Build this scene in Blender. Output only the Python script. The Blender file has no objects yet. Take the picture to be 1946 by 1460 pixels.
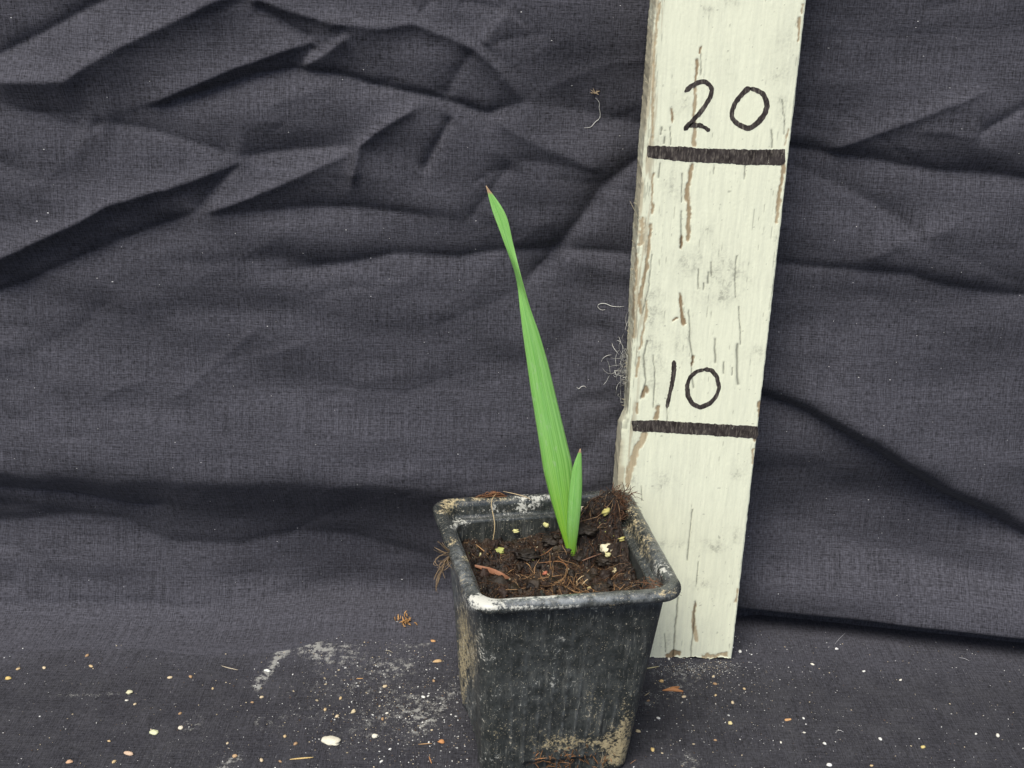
import bpy, math, random
import numpy as np
from mathutils import Matrix, Vector

# ------------------------------------------------------------------ camera, light, exposure
# lengths in the code are centimetres; CM turns them into metres
CM = 0.01
PW, PH, FOC = 1946.0, 1460.0, 2400.0              # photo size and focal length in photo pixels
CAM = np.array([-4.204, -41.879, 29.039])
PITCH, ROLL = 0.397, 0.0302
SUN_EL, SUN_AZ = math.radians(60), math.radians(206)    # azimuth clockwise from +y (away from camera)

sc = bpy.context.scene
col = sc.collection
cp_, sp_ = math.cos(PITCH), math.sin(PITCH)
FW = np.array([0, cp_, -sp_]); UP0 = np.array([0, sp_, cp_]); RT0 = np.array([1., 0, 0])
RT = math.cos(ROLL) * RT0 + math.sin(ROLL) * UP0
UP = -math.sin(ROLL) * RT0 + math.cos(ROLL) * UP0
cd = bpy.data.cameras.new('camera'); cam = bpy.data.objects.new('camera', cd); col.objects.link(cam)
cd.sensor_fit = 'HORIZONTAL'; cd.sensor_width = 36.0; cd.lens = 36.0 * FOC / PW
cd.clip_start = 0.01; cd.clip_end = 100.0
cam.matrix_world = Matrix(((RT[0], UP[0], -FW[0], CAM[0] * CM), (RT[1], UP[1], -FW[1], CAM[1] * CM),
                           (RT[2], UP[2], -FW[2], CAM[2] * CM), (0, 0, 0, 1)))
sc.camera = cam
world = bpy.data.worlds.new('World'); sc.world = world; world.use_nodes = True
wn = world.node_tree; wn.nodes.clear()
sky = wn.nodes.new('ShaderNodeTexSky'); sky.sky_type = 'NISHITA'; sky.sun_disc = False
sky.sun_elevation = SUN_EL; sky.sun_rotation = SUN_AZ; sky.dust_density = 3.0; sky.air_density = 0.8
bg = wn.nodes.new('ShaderNodeBackground'); bg.inputs['Strength'].default_value = 0.058
wo = wn.nodes.new('ShaderNodeOutputWorld')
wn.links.new(sky.outputs[0], bg.inputs[0]); wn.links.new(bg.outputs[0], wo.inputs[0])
sl = bpy.data.lights.new('sun', 'SUN'); sl.energy = 1.5; sl.angle = math.radians(32); sl.color = (1.0, 0.96, 0.87)
sun = bpy.data.objects.new('sun', sl); col.objects.link(sun)
sdir = Vector((math.sin(SUN_AZ) * math.cos(SUN_EL), math.cos(SUN_AZ) * math.cos(SUN_EL), math.sin(SUN_EL)))
sun.rotation_euler = sdir.to_track_quat('Z', 'Y').to_euler(); sun.location = sdir * 2.0
sc.view_settings.view_transform = 'Standard'; sc.view_settings.look = 'None'
sc.view_settings.gamma = 1.0; sc.view_settings.use_curve_mapping = False
sc.view_settings.exposure = 1.4

# ------------------------------------------------------------------ helpers
rng = np.random.default_rng(7); random.seed(7)

def proj(P):
    d = np.asarray(P, float) - CAM
    z = d @ FW
    return np.stack([PW / 2 + FOC * (d @ RT) / z, PH / 2 - FOC * (d @ UP) / z], -1)

def ray(px, py):
    return FW + RT * ((px - PW / 2) / FOC) - UP * ((py - PH / 2) / FOC)

def at_z(px, py, z=0.0):
    d = ray(px, py); return CAM + d * ((z - CAM[2]) / d[2])

def at_y(px, py, y):
    d = ray(px, py); return CAM + d * ((y - CAM[1]) / d[1])

def _hash(i, j, seed):
    n = (i.astype(np.int64) * 374761393 + j.astype(np.int64) * 668265263 + seed * 1442695041) & 0xffffffff
    n = ((n ^ (n >> 13)) * 1274126177) & 0xffffffff
    n = n ^ (n >> 16)
    return (n & 0xffffff) / float(0xffffff)

def vnoise(x, y, seed=0):
    i = np.floor(x); j = np.floor(y); fx = x - i; fy = y - j
    fx = fx * fx * (3 - 2 * fx); fy = fy * fy * (3 - 2 * fy)
    i = i.astype(np.int64); j = j.astype(np.int64)
    a = _hash(i, j, seed); b = _hash(i + 1, j, seed); c = _hash(i, j + 1, seed); d = _hash(i + 1, j + 1, seed)
    return (a * (1 - fx) + b * fx) * (1 - fy) + (c * (1 - fx) + d * fx) * fy

def fbm(x, y, octv=4, seed=0, gain=0.5):
    x = np.asarray(x, float); y = np.asarray(y, float)
    s = 0; a = 1.0; t = 0
    for k in range(octv):
        s = s + a * vnoise(x * 2 ** k + 17.3 * k, y * 2 ** k - 9.1 * k, seed + k); t += a; a *= gain
    return s / t

def sstep(a, b, x):
    t = np.clip((x - a) / (b - a), 0, 1); return t * t * (3 - 2 * t)

def mesh(name, V, F, mat=None, parent=None, attrs=None, uv=None, smooth=True, loc=None):
    """one mesh object; V in cm, in the parent's frame; F an int array (n,3|4) or a list of tuples"""
    me = bpy.data.meshes.new(name)
    V = np.asarray(V, np.float64)
    if isinstance(F, np.ndarray):
        n, k = F.shape
        me.vertices.add(len(V)); me.vertices.foreach_set('co', (V * CM).astype(np.float32).ravel())
        me.loops.add(n * k); me.loops.foreach_set('vertex_index', F.astype(np.int32).ravel())
        me.polygons.add(n); me.polygons.foreach_set('loop_start', np.arange(0, n * k, k, dtype=np.int32))
        me.update(calc_edges=True)
    else:
        me.from_pydata((V * CM).tolist(), [], F)
    me.polygons.foreach_set('use_smooth', np.full(len(me.polygons), bool(smooth)))
    for k, a in (attrs or {}).items():
        a = np.asarray(a, np.float32)
        if a.ndim == 1:
            at = me.attributes.new(k, 'FLOAT', 'POINT'); at.data.foreach_set('value', a)
        else:
            at = me.attributes.new(k, 'FLOAT_COLOR', 'POINT')
            at.data.foreach_set('color', np.concatenate([a, np.ones((len(a), 1), np.float32)], 1).ravel())
    if uv is not None:
        at = me.attributes.new('cloth', 'FLOAT_VECTOR', 'POINT')
        at.data.foreach_set('vector', np.asarray(uv, np.float32).ravel())
    if mat: me.materials.append(mat)
    me.update()
    o = bpy.data.objects.new(name, me); col.objects.link(o)
    if parent: o.parent = parent
    if loc is not None: o.location = Vector(loc) * CM
    return o

def empty(name, loc, rz=0.0):
    o = bpy.data.objects.new(name, None); col.objects.link(o); o.empty_display_size = 0.01
    o.location = Vector(loc) * CM; o.rotation_euler = (0, 0, rz); return o

def tag(o, label=None, cat=None, group=None, kind=None):
    if label: o['label'] = label
    if cat: o['category'] = cat
    if group: o['group'] = group
    if kind: o['kind'] = kind
    return o

def grid_faces(nr, nc, wrap=False):
    r = np.arange(nr - 1)[:, None]; c = np.arange(nc if wrap else nc - 1)[None, :]
    c2 = (c + 1) % nc
    a = r * nc + c; b = r * nc + c2; d = (r + 1) * nc + c2; e = (r + 1) * nc + c
    return np.stack([a, b, d, e], -1).reshape(-1, 4)

def tubes(paths, radii, sides=4, taper=0.35):
    """paths (n,k,3) -> verts, quad faces; a bundle of thin fibres"""
    P = np.asarray(paths, float); n, k, _ = P.shape
    R = np.broadcast_to(np.asarray(radii, float), (n,))
    T = np.gradient(P, axis=1); T /= np.linalg.norm(T, axis=2, keepdims=True) + 1e-9
    ref = np.where(np.abs(T[..., 2:3]) > 0.9, np.array([1., 0, 0]), np.array([0, 0, 1.]))
    A = np.cross(T, ref); A /= np.linalg.norm(A, axis=2, keepdims=True) + 1e-9
    B = np.cross(T, A)
    prof = 1 - (1 - taper) * np.abs(np.linspace(-1, 1, k)) ** 2
    th = np.arange(sides) * 2 * math.pi / sides
    V = P[:, :, None, :] + (R[:, None, None, None] * prof[None, :, None, None]) * (
        A[:, :, None, :] * np.cos(th)[None, None, :, None] + B[:, :, None, :] * np.sin(th)[None, None, :, None])
    f = grid_faces(k, sides, True)
    F = (f[None] + (np.arange(n) * k * sides)[:, None, None]).reshape(-1, 4)
    caps = np.stack([np.arange(sides)[::-1], (k - 1) * sides + np.arange(sides)])
    if sides == 4:
        F = np.concatenate([F, (caps[None] + (np.arange(n) * k * sides)[:, None, None]).reshape(-1, 4)])
    return V.reshape(-1, 3), F

def resample(P, n):
    P = np.asarray(P, float); d = np.r_[0, np.cumsum(np.linalg.norm(np.diff(P, axis=0), axis=1))]
    t = np.linspace(0, d[-1], n)
    Q = np.stack([np.interp(t, d, P[:, i]) for i in range(P.shape[1])], 1)
    for _ in range(2):
        Q[1:-1] = (Q[:-2] + 2 * Q[1:-1] + Q[2:]) / 4
    return Q

def polydist(X, Y, pts):
    """distance to a pixel polyline, signed side (+ = to the right of travel, below for left-to-right), arc position 0..1"""
    best = np.full(X.shape, 1e9); per = np.zeros(X.shape); arc = np.zeros(X.shape)
    pts = np.asarray(pts, float); L = np.linalg.norm(np.diff(pts, axis=0), axis=1); tot = L.sum(); acc = 0
    for (x0, y0), (x1, y1), l in zip(pts[:-1], pts[1:], L):
        dx, dy = (x1 - x0) / l, (y1 - y0) / l
        s = (X - x0) * dx + (Y - y0) * dy
        t = np.clip(s, 0, l); ex = X - x0 - t * dx; ey = Y - y0 - t * dy
        d = np.hypot(ex, ey); pp = -(X - x0) * dy + (Y - y0) * dx
        m = d < best
        best[m] = d[m]; per[m] = pp[m]; arc[m] = ((acc + t) / tot)[m]; acc += l
    return best, per, arc

# ------------------------------------------------------------------ materials
class NT:
    def __init__(s, name, rough=0.7, spec=0.3):
        s.m = bpy.data.materials.new(name); s.m.use_nodes = True; s.t = s.m.node_tree
        s.b = s.t.nodes['Principled BSDF']; s.b.inputs['Roughness'].default_value = rough
        s.b.inputs['Specular IOR Level'].default_value = spec
    def n(s, kind, **kw):
        o = s.t.nodes.new('ShaderNode' + kind)
        for k, v in kw.items(): setattr(o, k, v)
        return o
    def l(s, a, b): s.t.links.new(a, b)
    def attr(s, name): return s.n('Attribute', attribute_name=name)
    def coord(s, attr=None, scale=(1, 1, 1), rot=(0, 0, 0)):
        mp = s.n('Mapping'); mp.inputs['Scale'].default_value = scale; mp.inputs['Rotation'].default_value = rot
        if attr: s.l(s.attr(attr).outputs['Vector'], mp.inputs[0])
        else: s.l(s.n('TexCoord').outputs['Object'], mp.inputs[0])
        return mp.outputs[0]
    def noise(s, vec, scale=1.0, detail=3, rough=0.6, dist=0.0):
        o = s.n('TexNoise'); o.inputs['Scale'].default_value = scale; o.inputs['Detail'].default_value = detail
        o.inputs['Roughness'].default_value = rough; o.inputs['Distortion'].default_value = dist
        s.l(vec, o.inputs['Vector']); return o.outputs['Fac']
    def ramp(s, fac, stops):
        o = s.n('ValToRGB'); e = o.color_ramp.elements
        while len(e) < len(stops): e.new(0.5)
        for x, (p, c) in zip(e, stops):
            x.position = p; x.color = (c if hasattr(c, '__len__') else (c, c, c)) + ((1,) if (not hasattr(c, '__len__') or len(c) == 3) else ()) if hasattr(c, '__len__') else (c, c, c, 1)
        s.l(fac, o.inputs[0]); return o.outputs[0]
    def mth(s, op, a, b=None, c=None, clamp=False):
        o = s.n('Math', operation=op, use_clamp=clamp)
        for i, x in enumerate((a, b, c)):
            if x is None: continue
            if isinstance(x, (int, float)): o.inputs[i].default_value = x
            else: s.l(x, o.inputs[i])
        return o.outputs[0]
    def mix(s, fac, a, b, mode='MIX'):
        o = s.n('MixRGB', blend_type=mode)
        for i, x in enumerate((fac, a, b)):
            if isinstance(x, (int, float)): o.inputs[i].default_value = x if i == 0 else (x, x, x, 1)
            elif isinstance(x, tuple): o.inputs[i].default_value = x + (1,)
            else: s.l(x, o.inputs[i])
        return o.outputs[0]
    def base(s, c):
        if isinstance(c, tuple): s.b.inputs['Base Color'].default_value = c + (1,)
        else: s.l(c, s.b.inputs['Base Color'])
    def rough(s, r): s.l(r, s.b.inputs['Roughness'])
    def bump(s, h, strength=0.5, dist=0.0002, prev=None):
        o = s.n('Bump'); o.inputs['Strength'].default_value = strength; o.inputs['Distance'].default_value = dist
        s.l(h, o.inputs['Height'])
        if prev: s.l(prev, o.inputs['Normal'])
        s.l(o.outputs[0], s.b.inputs['Normal']); return o.outputs[0]

def cloth_material(name, dusty):
    m = NT(name, 0.85, 0.12)
    warp = m.noise(m.coord('cloth', (23, 5, 1)), 1.0, 2, 0.5)
    weft = m.noise(m.coord('cloth', (5, 23, 1)), 1.0, 2, 0.5)
    wv = m.mth('ADD', warp, weft)
    fine = m.noise(m.coord('cloth'), 20.0, 2, 0.7)
    blot = m.noise(m.coord('cloth'), 0.9, 4, 0.6)
    k = m.mth('MULTIPLY_ADD', m.mth('SUBTRACT', wv, 1.0), 1.7, 1.0)
    k = m.mth('MULTIPLY_ADD', m.mth('SUBTRACT', fine, 0.5), 0.55, k)
    k = m.mth('MULTIPLY_ADD', m.mth('SUBTRACT', blot, 0.5), 0.25, k)
    ln = m.mth('ADD', m.noise(m.coord('cloth', (26, .5, 1)), 1.0, 1, .5), m.noise(m.coord('cloth', (.5, 26, 1)), 1.0, 1, .5))
    k = m.mth('MULTIPLY_ADD', m.mth('SUBTRACT', ln, 1.0), 1.1, k)
    k = m.mth('MAXIMUM', k, 0.15)
    c = m.mix(1.0, (0.051, 0.051, 0.062) if not dusty else m.mix(m.attr('wear').outputs['Fac'], (0.048, 0.048, 0.058), (0.031, 0.031, 0.037)), k, 'MULTIPLY')
    if dusty:
        d = m.attr('dust').outputs['Fac']; wr_ = m.attr('wear').outputs['Fac']
        sp = m.noise(m.coord('cloth'), 16.0, 3, 0.75)
        sp2 = m.noise(m.coord('cloth'), 3.5, 4, 0.7)
        g = m.mth('MULTIPLY', d, m.ramp(sp2, [(.40, 0.0), (.62, .75)]))
        g = m.mth('ADD', m.mth('MULTIPLY', g, .62), m.mth('SUBTRACT', sp, 0.72))
        g = m.ramp(g, [(0.0, 0.0), (0.30, 0.55)])
        c = m.mix(g, c, (0.42, 0.42, 0.39))
        haze = m.mth('MULTIPLY', m.ramp(blot, [(0.42, 0.0), (0.7, 0.025)]), wr_)
        c = m.mix(haze, c, (0.4, 0.4, 0.4))
    m.base(c)
    m.b.inputs['Sheen Weight'].default_value = 0.06; m.b.inputs['Sheen Roughness'].default_value = 0.5
    wr = m.noise(m.coord('cloth', (1, 1.6, 1)), 1.4, 4, 0.55)
    b1 = m.bump(wr, 0.14, 0.002)
    m.bump(wv, 0.35, 0.0003, b1)
    return m.m

M_WALL = cloth_material('black_cotton', False)
M_GROUND = cloth_material('black_cotton_dusty', True)

def col_material(name, rough, spec, amp=0.5, scale=900, bump=0.3):
    m = NT(name, rough, spec)
    n = m.noise(m.coord(), scale, 3, 0.65)
    k = m.mth('MULTIPLY_ADD', m.mth('SUBTRACT', n, 0.5), 2 * amp, 1.0)
    m.base(m.mix(1.0, m.attr('Col').outputs['Color'], k, 'MULTIPLY'))
    if bump: m.bump(n, bump, 0.0002)
    return m.m

def flat_material(name, c, rough=0.6, spec=0.3, amp=0.4, scale=1500):
    m = NT(name, rough, spec)
    n = m.noise(m.coord(), scale, 3, 0.65)
    k = m.mth('MULTIPLY_ADD', m.mth('SUBTRACT', n, 0.5), 2 * amp, 1.0)
    m.base(m.mix(1.0, c, k, 'MULTIPLY')); m.bump(n, 0.4, 0.0002)
    return m.m

# ------------------------------------------------------------------ backdrop cloth (hanging behind the board)
WALL_Y = 2.35
def vary(lo, hi, a, b, fine, coarse):
    """coordinates, fine between a and b, coarse outside"""
    return np.concatenate([np.arange(lo, a, coarse), np.arange(a, b, fine), np.arange(b, hi + coarse, coarse)])
WX = vary(-60, 62, -27, 22, 0.075, 0.5)
WZ = np.concatenate([np.linspace(-0.06, 0.5, 22)[:-1], np.arange(0.5, 31, 0.072), np.arange(31, 62, 0.5)])
GX, GZ = np.meshgrid(WX, WZ)
q = proj(np.stack([GX, np.full_like(GX, WALL_Y), GZ], -1)); QX, QY = q[..., 0], q[..., 1]
# creases mostly read off the photograph: kind (V valley, R ridge), depth cm, reach above / below in photo pixels, sharpness px, points
CREASES = [
 ('V', .26, 40, 60, 3, [(-60, 137), (0, 103), (96, 54), (192, 0), (260, -40)]),
 ('R', .38, 55, 60, 3, [(-60, 156), (0, 153), (127, 150), (230, 88), (326, 42), (414, 0), (470, -30)]),
 ('R', .20, 40, 18, 2, [(270, 203), (364, 166), (460, 122), (594, 79)]),
 ('V', .24, 20, 40, 2, [(270, 206), (380, 180), (480, 144), (560, 134), (640, 145), (713, 165), (828, 188), (924, 219), (993, 196)]),
 ('R', .16, 40, 16, 2, [(465, -4), (560, 24), (660, 48)]),
 ('V', .14, 18, 30, 2, [(480, 10), (540, 45), (595, 77)]),
 ('R', .20, 16, 50, 2, [(568, 131), (620, 100), (667, 69)]),
 ('V', .12, 18, 18, 2, [(568, 128), (592, 84)]),
 ('V', .18, 60, 60, 4, [(-40, 180), (0, 196), (90, 222), (172, 249)]),
 ('V', .10, 25, 25, 2, [(172, 249), (196, 230)]),
 ('V', .20, 55, 45, 2, [(196, 230), (270, 245), (345, 265), (452, 299)]),
 ('V', .20, 45, 35, 2, [(452, 299), (560, 288), (683, 276)]),
 ('R', .36, 55, 32, 3, [(456, 309), (326, 353), (215, 383), (134, 426), (0, 491), (-60, 520)][::-1]),
 ('V', .30, 36, 60, 3, [(-60, 590), (0, 560), (172, 483), (268, 445), (372, 406)]),
 ('V', .14, 26, 22, 2, [(372, 403), (410, 352), (456, 311)]),
 ('R', .26, 34, 40, 2, [(372, 408), (480, 374), (560, 337), (683, 279)]),
 ('V', .20, 32, 70, 2, [(372, 407), (500, 406), (660, 397), (886, 422)]),
 ('V', .12, 30, 40, 2, [(886, 422), (928, 368), (974, 307)]),
 ('V', .12, 50, 60, 5, [(300, 502), (480, 495), (660, 508)]),
 ('V', .05, 20, 30, 3, [(-30, 300), (0, 310), (60, 328)]),
 ('R', .08, 60, 60, 8, [(60, 370), (190, 240)]),
 ('R', .28, 45, 55, 2, [(600, 45), (733, 51), (786, 46), (848, 69), (901, 91), (944, 130), (993, 194)]),
 ('V', .16, 60, 70, 4, [(993, 196), (1097, 215), (1220, 245), (1300, 262)]),
 ('V', .13, 40, 30, 3, [(844, 190), (870, 140), (901, 94)]),
 ('R', .14, 26, 60, 2, [(917, 86), (967, 21)]),
 ('V', .10, 25, 30, 2, [(870, 4), (967, 21)]),
 ('R', .22, 16, 28, 2, [(667, 357), (683, 276), (735, 236), (800, 200)]),
 ('V', .20, 22, 18, 2, [(802, 334), (828, 280), (859, 222)]),
 ('R', .15, 60, 40, 4, [(930, 228), (1040, 284), (1155, 338)]),
 ('V', .10, 40, 60, 3, [(974, 304), (1060, 318), (1160, 342)]),
 ('V', .34, 45, 40, 4, [(985, 560), (1040, 505), (1097, 430), (1155, 357), (1215, 312), (1300, 260)]),
 ('V', .26, 38, 60, 4, [(500, 520), (600, 512), (675, 502), (752, 487), (867, 495), (944, 480), (1040, 483), (1212, 491), (1260, 497)]),
 ('V', .10, 26, 26, 2, [(794, 33), (828, -4)]),
 ('V', .07, 40, 60, 5, [(-20, 702), (0, 694), (136, 636), (226, 559)]),
 ('V', .10, 90, 90, 14, [(100, 690), (330, 712), (560, 640), (740, 560)]),
 ('R', .46, 130, 50, 22, [(-400, 860), (-120, 868), (0, 868), (200, 888), (450, 890), (700, 893), (900, 912), (1180, 900)]),
 ('V', .22, 30, 30, 4, [(-80, 910), (0, 918), (136, 936), (253, 966), (330, 958)]),
 ('V', .28, 42, 60, 6, [(-300, 1010), (-80, 1010), (0, 1004), (136, 988), (226, 997), (316, 1040), (452, 1047), (565, 1029), (678, 1042), (800, 1074), (900, 1090)]),
 ('R', .22, 60, 50, 14, [(-80, 1120), (0, 1120), (250, 1125), (480, 1130), (640, 1100)]),
 ('V', .30, 70, 60, 18, [(380, 1098), (500, 1108), (640, 1128), (760, 1150), (900, 1165), (1100, 1175)]),  # added valley, shapes the pot's shadow into the cloth
 ('V', .34, 36, 34, 6, [(-80, 1195), (0, 1181), (60, 1167), (150, 1158), (330, 1150)]),
 ('V', .12, 60, 60, 8, [(600, 720), (694, 742), (770, 748), (920, 695), (1000, 690)]),
 ('V', .06, 40, 40, 4, [(826, 622), (977, 559)]),
 ('V', .18, 80, 60, 10, [(1010, 690), (1100, 640), (1200, 625)]),
 ('V', .20, 60, 60, 10, [(1080, 880), (1150, 820), (1220, 780)]),
 ('V', .28, 45, 50, 3, [(1420, 268), (1505, 285), (1588, 295), (1707, 316), (1794, 329), (1946, 342), (2050, 350)]),
 ('R', .14, 30, 26, 2, [(1560, 294), (1600, 278), (1680, 245), (1794, 202), (1886, 171)]),
 ('V', .16, 30, 30, 2, [(1856, 260), (1900, 232), (1946, 206), (2000, 180)]),
 ('R', .08, 30, 30, 3, [(1740, 246), (1800, 250), (1862, 265)]),
 ('V', .22, 60, 55, 6, [(1480, 300), (1531, 329), (1619, 364), (1707, 416), (1760, 470)]),
 ('V', .26, 38, 60, 4, [(1420, 500), (1483, 504), (1619, 513), (1729, 521), (1794, 543), (1880, 560), (1946, 565), (2040, 575)]),
 ('R', .08, 30, 30, 3, [(1637, 493), (1707, 464), (1820, 421)]),
 ('R', .50, 120, 40, 12, [(1400, 712), (1450, 728), (1536, 755), (1649, 812), (1784, 900), (1946, 975), (2050, 1020)]),
 ('V', .50, 34, 60, 5, [(1400, 738), (1450, 755), (1536, 783), (1649, 842), (1784, 936), (1946, 1014), (2050, 1060)]),
 ('V', .26, 70, 60, 12, [(1400, 975), (1470, 990), (1580, 1026), (1760, 1058), (1946, 1094), (2050, 1110)]),
 ('V', .16, 60, 60, 8, [(1500, 0), (1520, 120), (1500, 260)]),
]
wr_ = np.random.default_rng(21)
for _ in range(75):       # faint secondary wrinkles, mostly running with the drape
    x0, y0 = wr_.uniform(-100, 2050), wr_.uniform(0, 1130); L = wr_.uniform(60, 260); an = wr_.normal(-.25 if x0 < 1200 else .3, .28)
    x1, y1 = x0 + L * math.cos(an), y0 + L * math.sin(an)
    CREASES.append(('V' if wr_.random() < .6 else 'R', wr_.uniform(.015, .055), wr_.uniform(14, 34), wr_.uniform(14, 34), 3, [(x0, y0), (.5 * (x0 + x1) + wr_.normal(0, 8), .5 * (y0 + y1) + wr_.normal(0, 8)), (x1, y1)]))
H = np.zeros_like(GX); GAIN = 2.2
inview = (QX > -700) & (QX < 2700) & (QY > -500) & (QY < 1500)
xs, ys = QX[inview], QY[inview]
wob = (fbm(xs / 60, ys / 60, 3, 91) - 0.5) * 7
acc = np.zeros(len(xs))
for kind, A, wu, wd, s, pts in CREASES:
    if max(wu, wd) <= 62: wu, wd, A, s = wu * .62, wd * .62, A * .64, s * .8
    else: A *= 1.2; s *= 1.3
    lo = np.min(pts, axis=0) - 6 * max(wu, wd); hi = np.max(pts, axis=0) + 6 * max(wu, wd)
    m = (xs > lo[0]) & (xs < hi[0]) & (ys > lo[1]) & (ys < hi[1])
    d, per, arc = polydist(xs[m] + wob[m] * 0.5, ys[m] + wob[m], pts)
    wm = 0.5 * (wu + wd); w = wm + (np.where(per > 0, wd, wu) - wm) * np.tanh(np.abs(per) / 6)
    e = np.sqrt(d * d + s * s) - s
    tp = .14 if max(wu, wd) < 50 else .34
    end = np.minimum(sstep(-0.02, tp, arc), sstep(-0.02, tp, 1 - arc)) * 0.8 + 0.2
    acc[m] += GAIN * (-A if kind == 'V' else A) * np.exp(-e / w) * end
H[inview] = acc
# soft hanging undulation and small crumples everywhere
H += (fbm(GX / 11, GZ / 4, 3, 5) - 0.5) * 1.15 + (fbm(GX / 3.2, GZ / 2.0, 2, 15) - 0.5) * 0.20 + (fbm(GX / 1.1, GZ / .8, 2, 25) - 0.5) * 0.02
outside = 1 - sstep(0, 8, np.minimum(GX + 27, 22 - GX))
H += outside * (fbm(GX / 3 + GZ / 5, GZ / 2, 3, 35) - 0.5) * 1.0
# the foot of the cloth: left of the board it runs forward onto the ground, right of it a fold overhangs
right = sstep(2.0, 6.5, GX)
r = 1.7
z = np.clip(GZ, 0, r)
foot = r - np.sqrt(np.maximum(r * r - (r - z) ** 2, 0))
foot = foot + np.clip(-GZ, 0, 1) * 30
bul = 1.75 * np.exp(-((GZ - 1.2) / np.where(GZ > 1.2, 2.3, 0.55)) ** 2)
under = (-1.0 + .142 * (np.clip(GX, 5.7, 26) - 5.7)) * sstep(9, 1, GZ)
low = sstep(4.0, 1.2, GZ)
H = H * (1 - 0.8 * sstep(.8, 0.1, GZ))
OFF = H + (1 - right) * foot + right * (bul + under)
# pressed flat behind the board
press = sstep(-0.9, 0.4, GX) * sstep(5.9, 4.6, GX)
OFF = OFF * (1 - press) + np.minimum(OFF, 0.25) * press
WYA = WALL_Y - OFF
ARC = np.concatenate([np.zeros((1, len(WX))), np.cumsum(np.hypot(np.diff(GZ, axis=0), np.diff(WYA, axis=0)), 0)])
i22 = int(np.searchsorted(WZ, 2.2)); ARC = np.where(GZ > 2.2, GZ, WZ[i22] - (ARC[i22][None, :] - ARC))
wallV = np.stack([GX, WYA, GZ], -1)
backdrop = mesh('backdrop_cloth', wallV.reshape(-1, 3), grid_faces(len(WZ), len(WX)), M_WALL,
                uv=np.stack([GX, ARC, GX * 0], -1).reshape(-1, 3))
tag(backdrop, 'creased black cotton cloth hanging as backdrop behind the pot', kind='structure')

def wall_y(x, z):
    i = np.clip(np.searchsorted(WX, x) - 1, 0, len(WX) - 2); j = np.clip(np.searchsorted(WZ, z) - 1, 0, len(WZ) - 2)
    a = (x - WX[i]) / (WX[i + 1] - WX[i]); b = (z - WZ[j]) / (WZ[j + 1] - WZ[j])
    return (WYA[j, i] * (1 - a) + WYA[j, i + 1] * a) * (1 - b) + (WYA[j + 1, i] * (1 - a) + WYA[j + 1, i + 1] * a) * b

def hit_wall(px, py):
    y = WALL_Y
    for _ in range(6):
        p = at_y(px, py, y); y = wall_y(p[0], p[2])
    return at_y(px, py, y)

# ------------------------------------------------------------------ ground cloth
EX = vary(-60, 62, -25, 21, 0.1, 0.6)
EY = vary(-80, 6, -17, 5, 0.09, 0.8)
KX, KY = np.meshgrid(EX, EY)
def ground_z(x, y):
    return (fbm(np.asarray(x) / 5, np.asarray(y) / 4, 2, 55) - 0.5) * 0.10
KZ = ground_z(KX, KY) - 0.03
q = proj(np.stack([KX, KY, KZ * 0], -1)); QX, QY = q[..., 0], q[..., 1]
dust = np.zeros_like(KX)
DUST = [  # strength, radius px, points
 (2.2, 9, [(545, 1222), (530, 1245), (508, 1279), (486, 1303)]),
 (.8, 20, [(555, 1230), (600, 1226)]), (1.0, 20, [(590, 1222), (618, 1234)]), (.9, 14, [(655, 1232), (680, 1238)]),
 (.7, 26, [(610, 1254), (650, 1256)]), (.6, 16, [(745, 1272), (775, 1268)]), (.7, 10, [(755, 1220), (810, 1222)]),
 (.9, 22, [(868, 1305), (840, 1345), (800, 1385)]), (.6, 24, [(490, 1372), (530, 1376)]), (.6, 16, [(360, 1376), (376, 1370)]),
 (.5, 24, [(560, 1350), (610, 1360)]), (.8, 12, [(425, 1456), (450, 1440)]), (.8, 6, [(108, 1322), (190, 1319), (225, 1316)]),
 (.65, 46, [(700, 1300), (790, 1330)]), (.5, 30, [(720, 1250), (820, 1240)]), (.5, 34, [(560, 1300), (640, 1310)]), (.7, 26, [(1225, 1330), (1300, 1310)]), (.5, 40, [(640, 1400), (760, 1420)]), (.45, 60, [(300, 1430), (420, 1420)]),
 (.7, 26, [(1250, 1268), (1330, 1275), (1390, 1262)]), (.4, 14, [(1700, 1220), (1735, 1240), (1765, 1268)]),
 (.35, 60, [(1500, 1350), (1700, 1420)]), (.6, 14, [(1305, 1445), (1315, 1455)]), (.7, 8, [(1375, 1440), (1380, 1446)]),
 (.4, 50, [(1240, 1400), (1320, 1440)]), (.5, 30, [(690, 1370), (790, 1350)]),
]
for st, rr, pts in DUST:
    d, _, _ = polydist(QX, QY, pts); dust += st * np.exp(-(d / rr) ** 2)
ground = mesh('ground_cloth', np.stack([KX, KY, KZ], -1).reshape(-1, 3), grid_faces(len(EY), len(EX)), M_GROUND,
              attrs={'dust': dust.ravel(), 'wear': sstep(1205, 1330, QY + (fbm(KX / 1.5, KY / 1.5, 3, 77) - .5) * 50 + 14 * np.sin(QX / 160)).ravel()}, uv=np.stack([KX, KY, KX * 0], -1).reshape(-1, 3))
tag(ground, 'dusty black cloth spread on the ground under the pot', kind='structure')
def hit_ground(px, py):
    p = at_z(px, py, 0)
    return at_z(px, py, float(ground_z(p[0], p[1])) - 0.03)

# ------------------------------------------------------------------ measuring board
BW, BT, BH = 4.79, 2.0, 31.0
board = empty('measuring_board', (0, 0, 0))
tag(board, 'weathered cream painted wooden board marked 10 and 20 standing behind the pot', 'measuring board')
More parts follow.
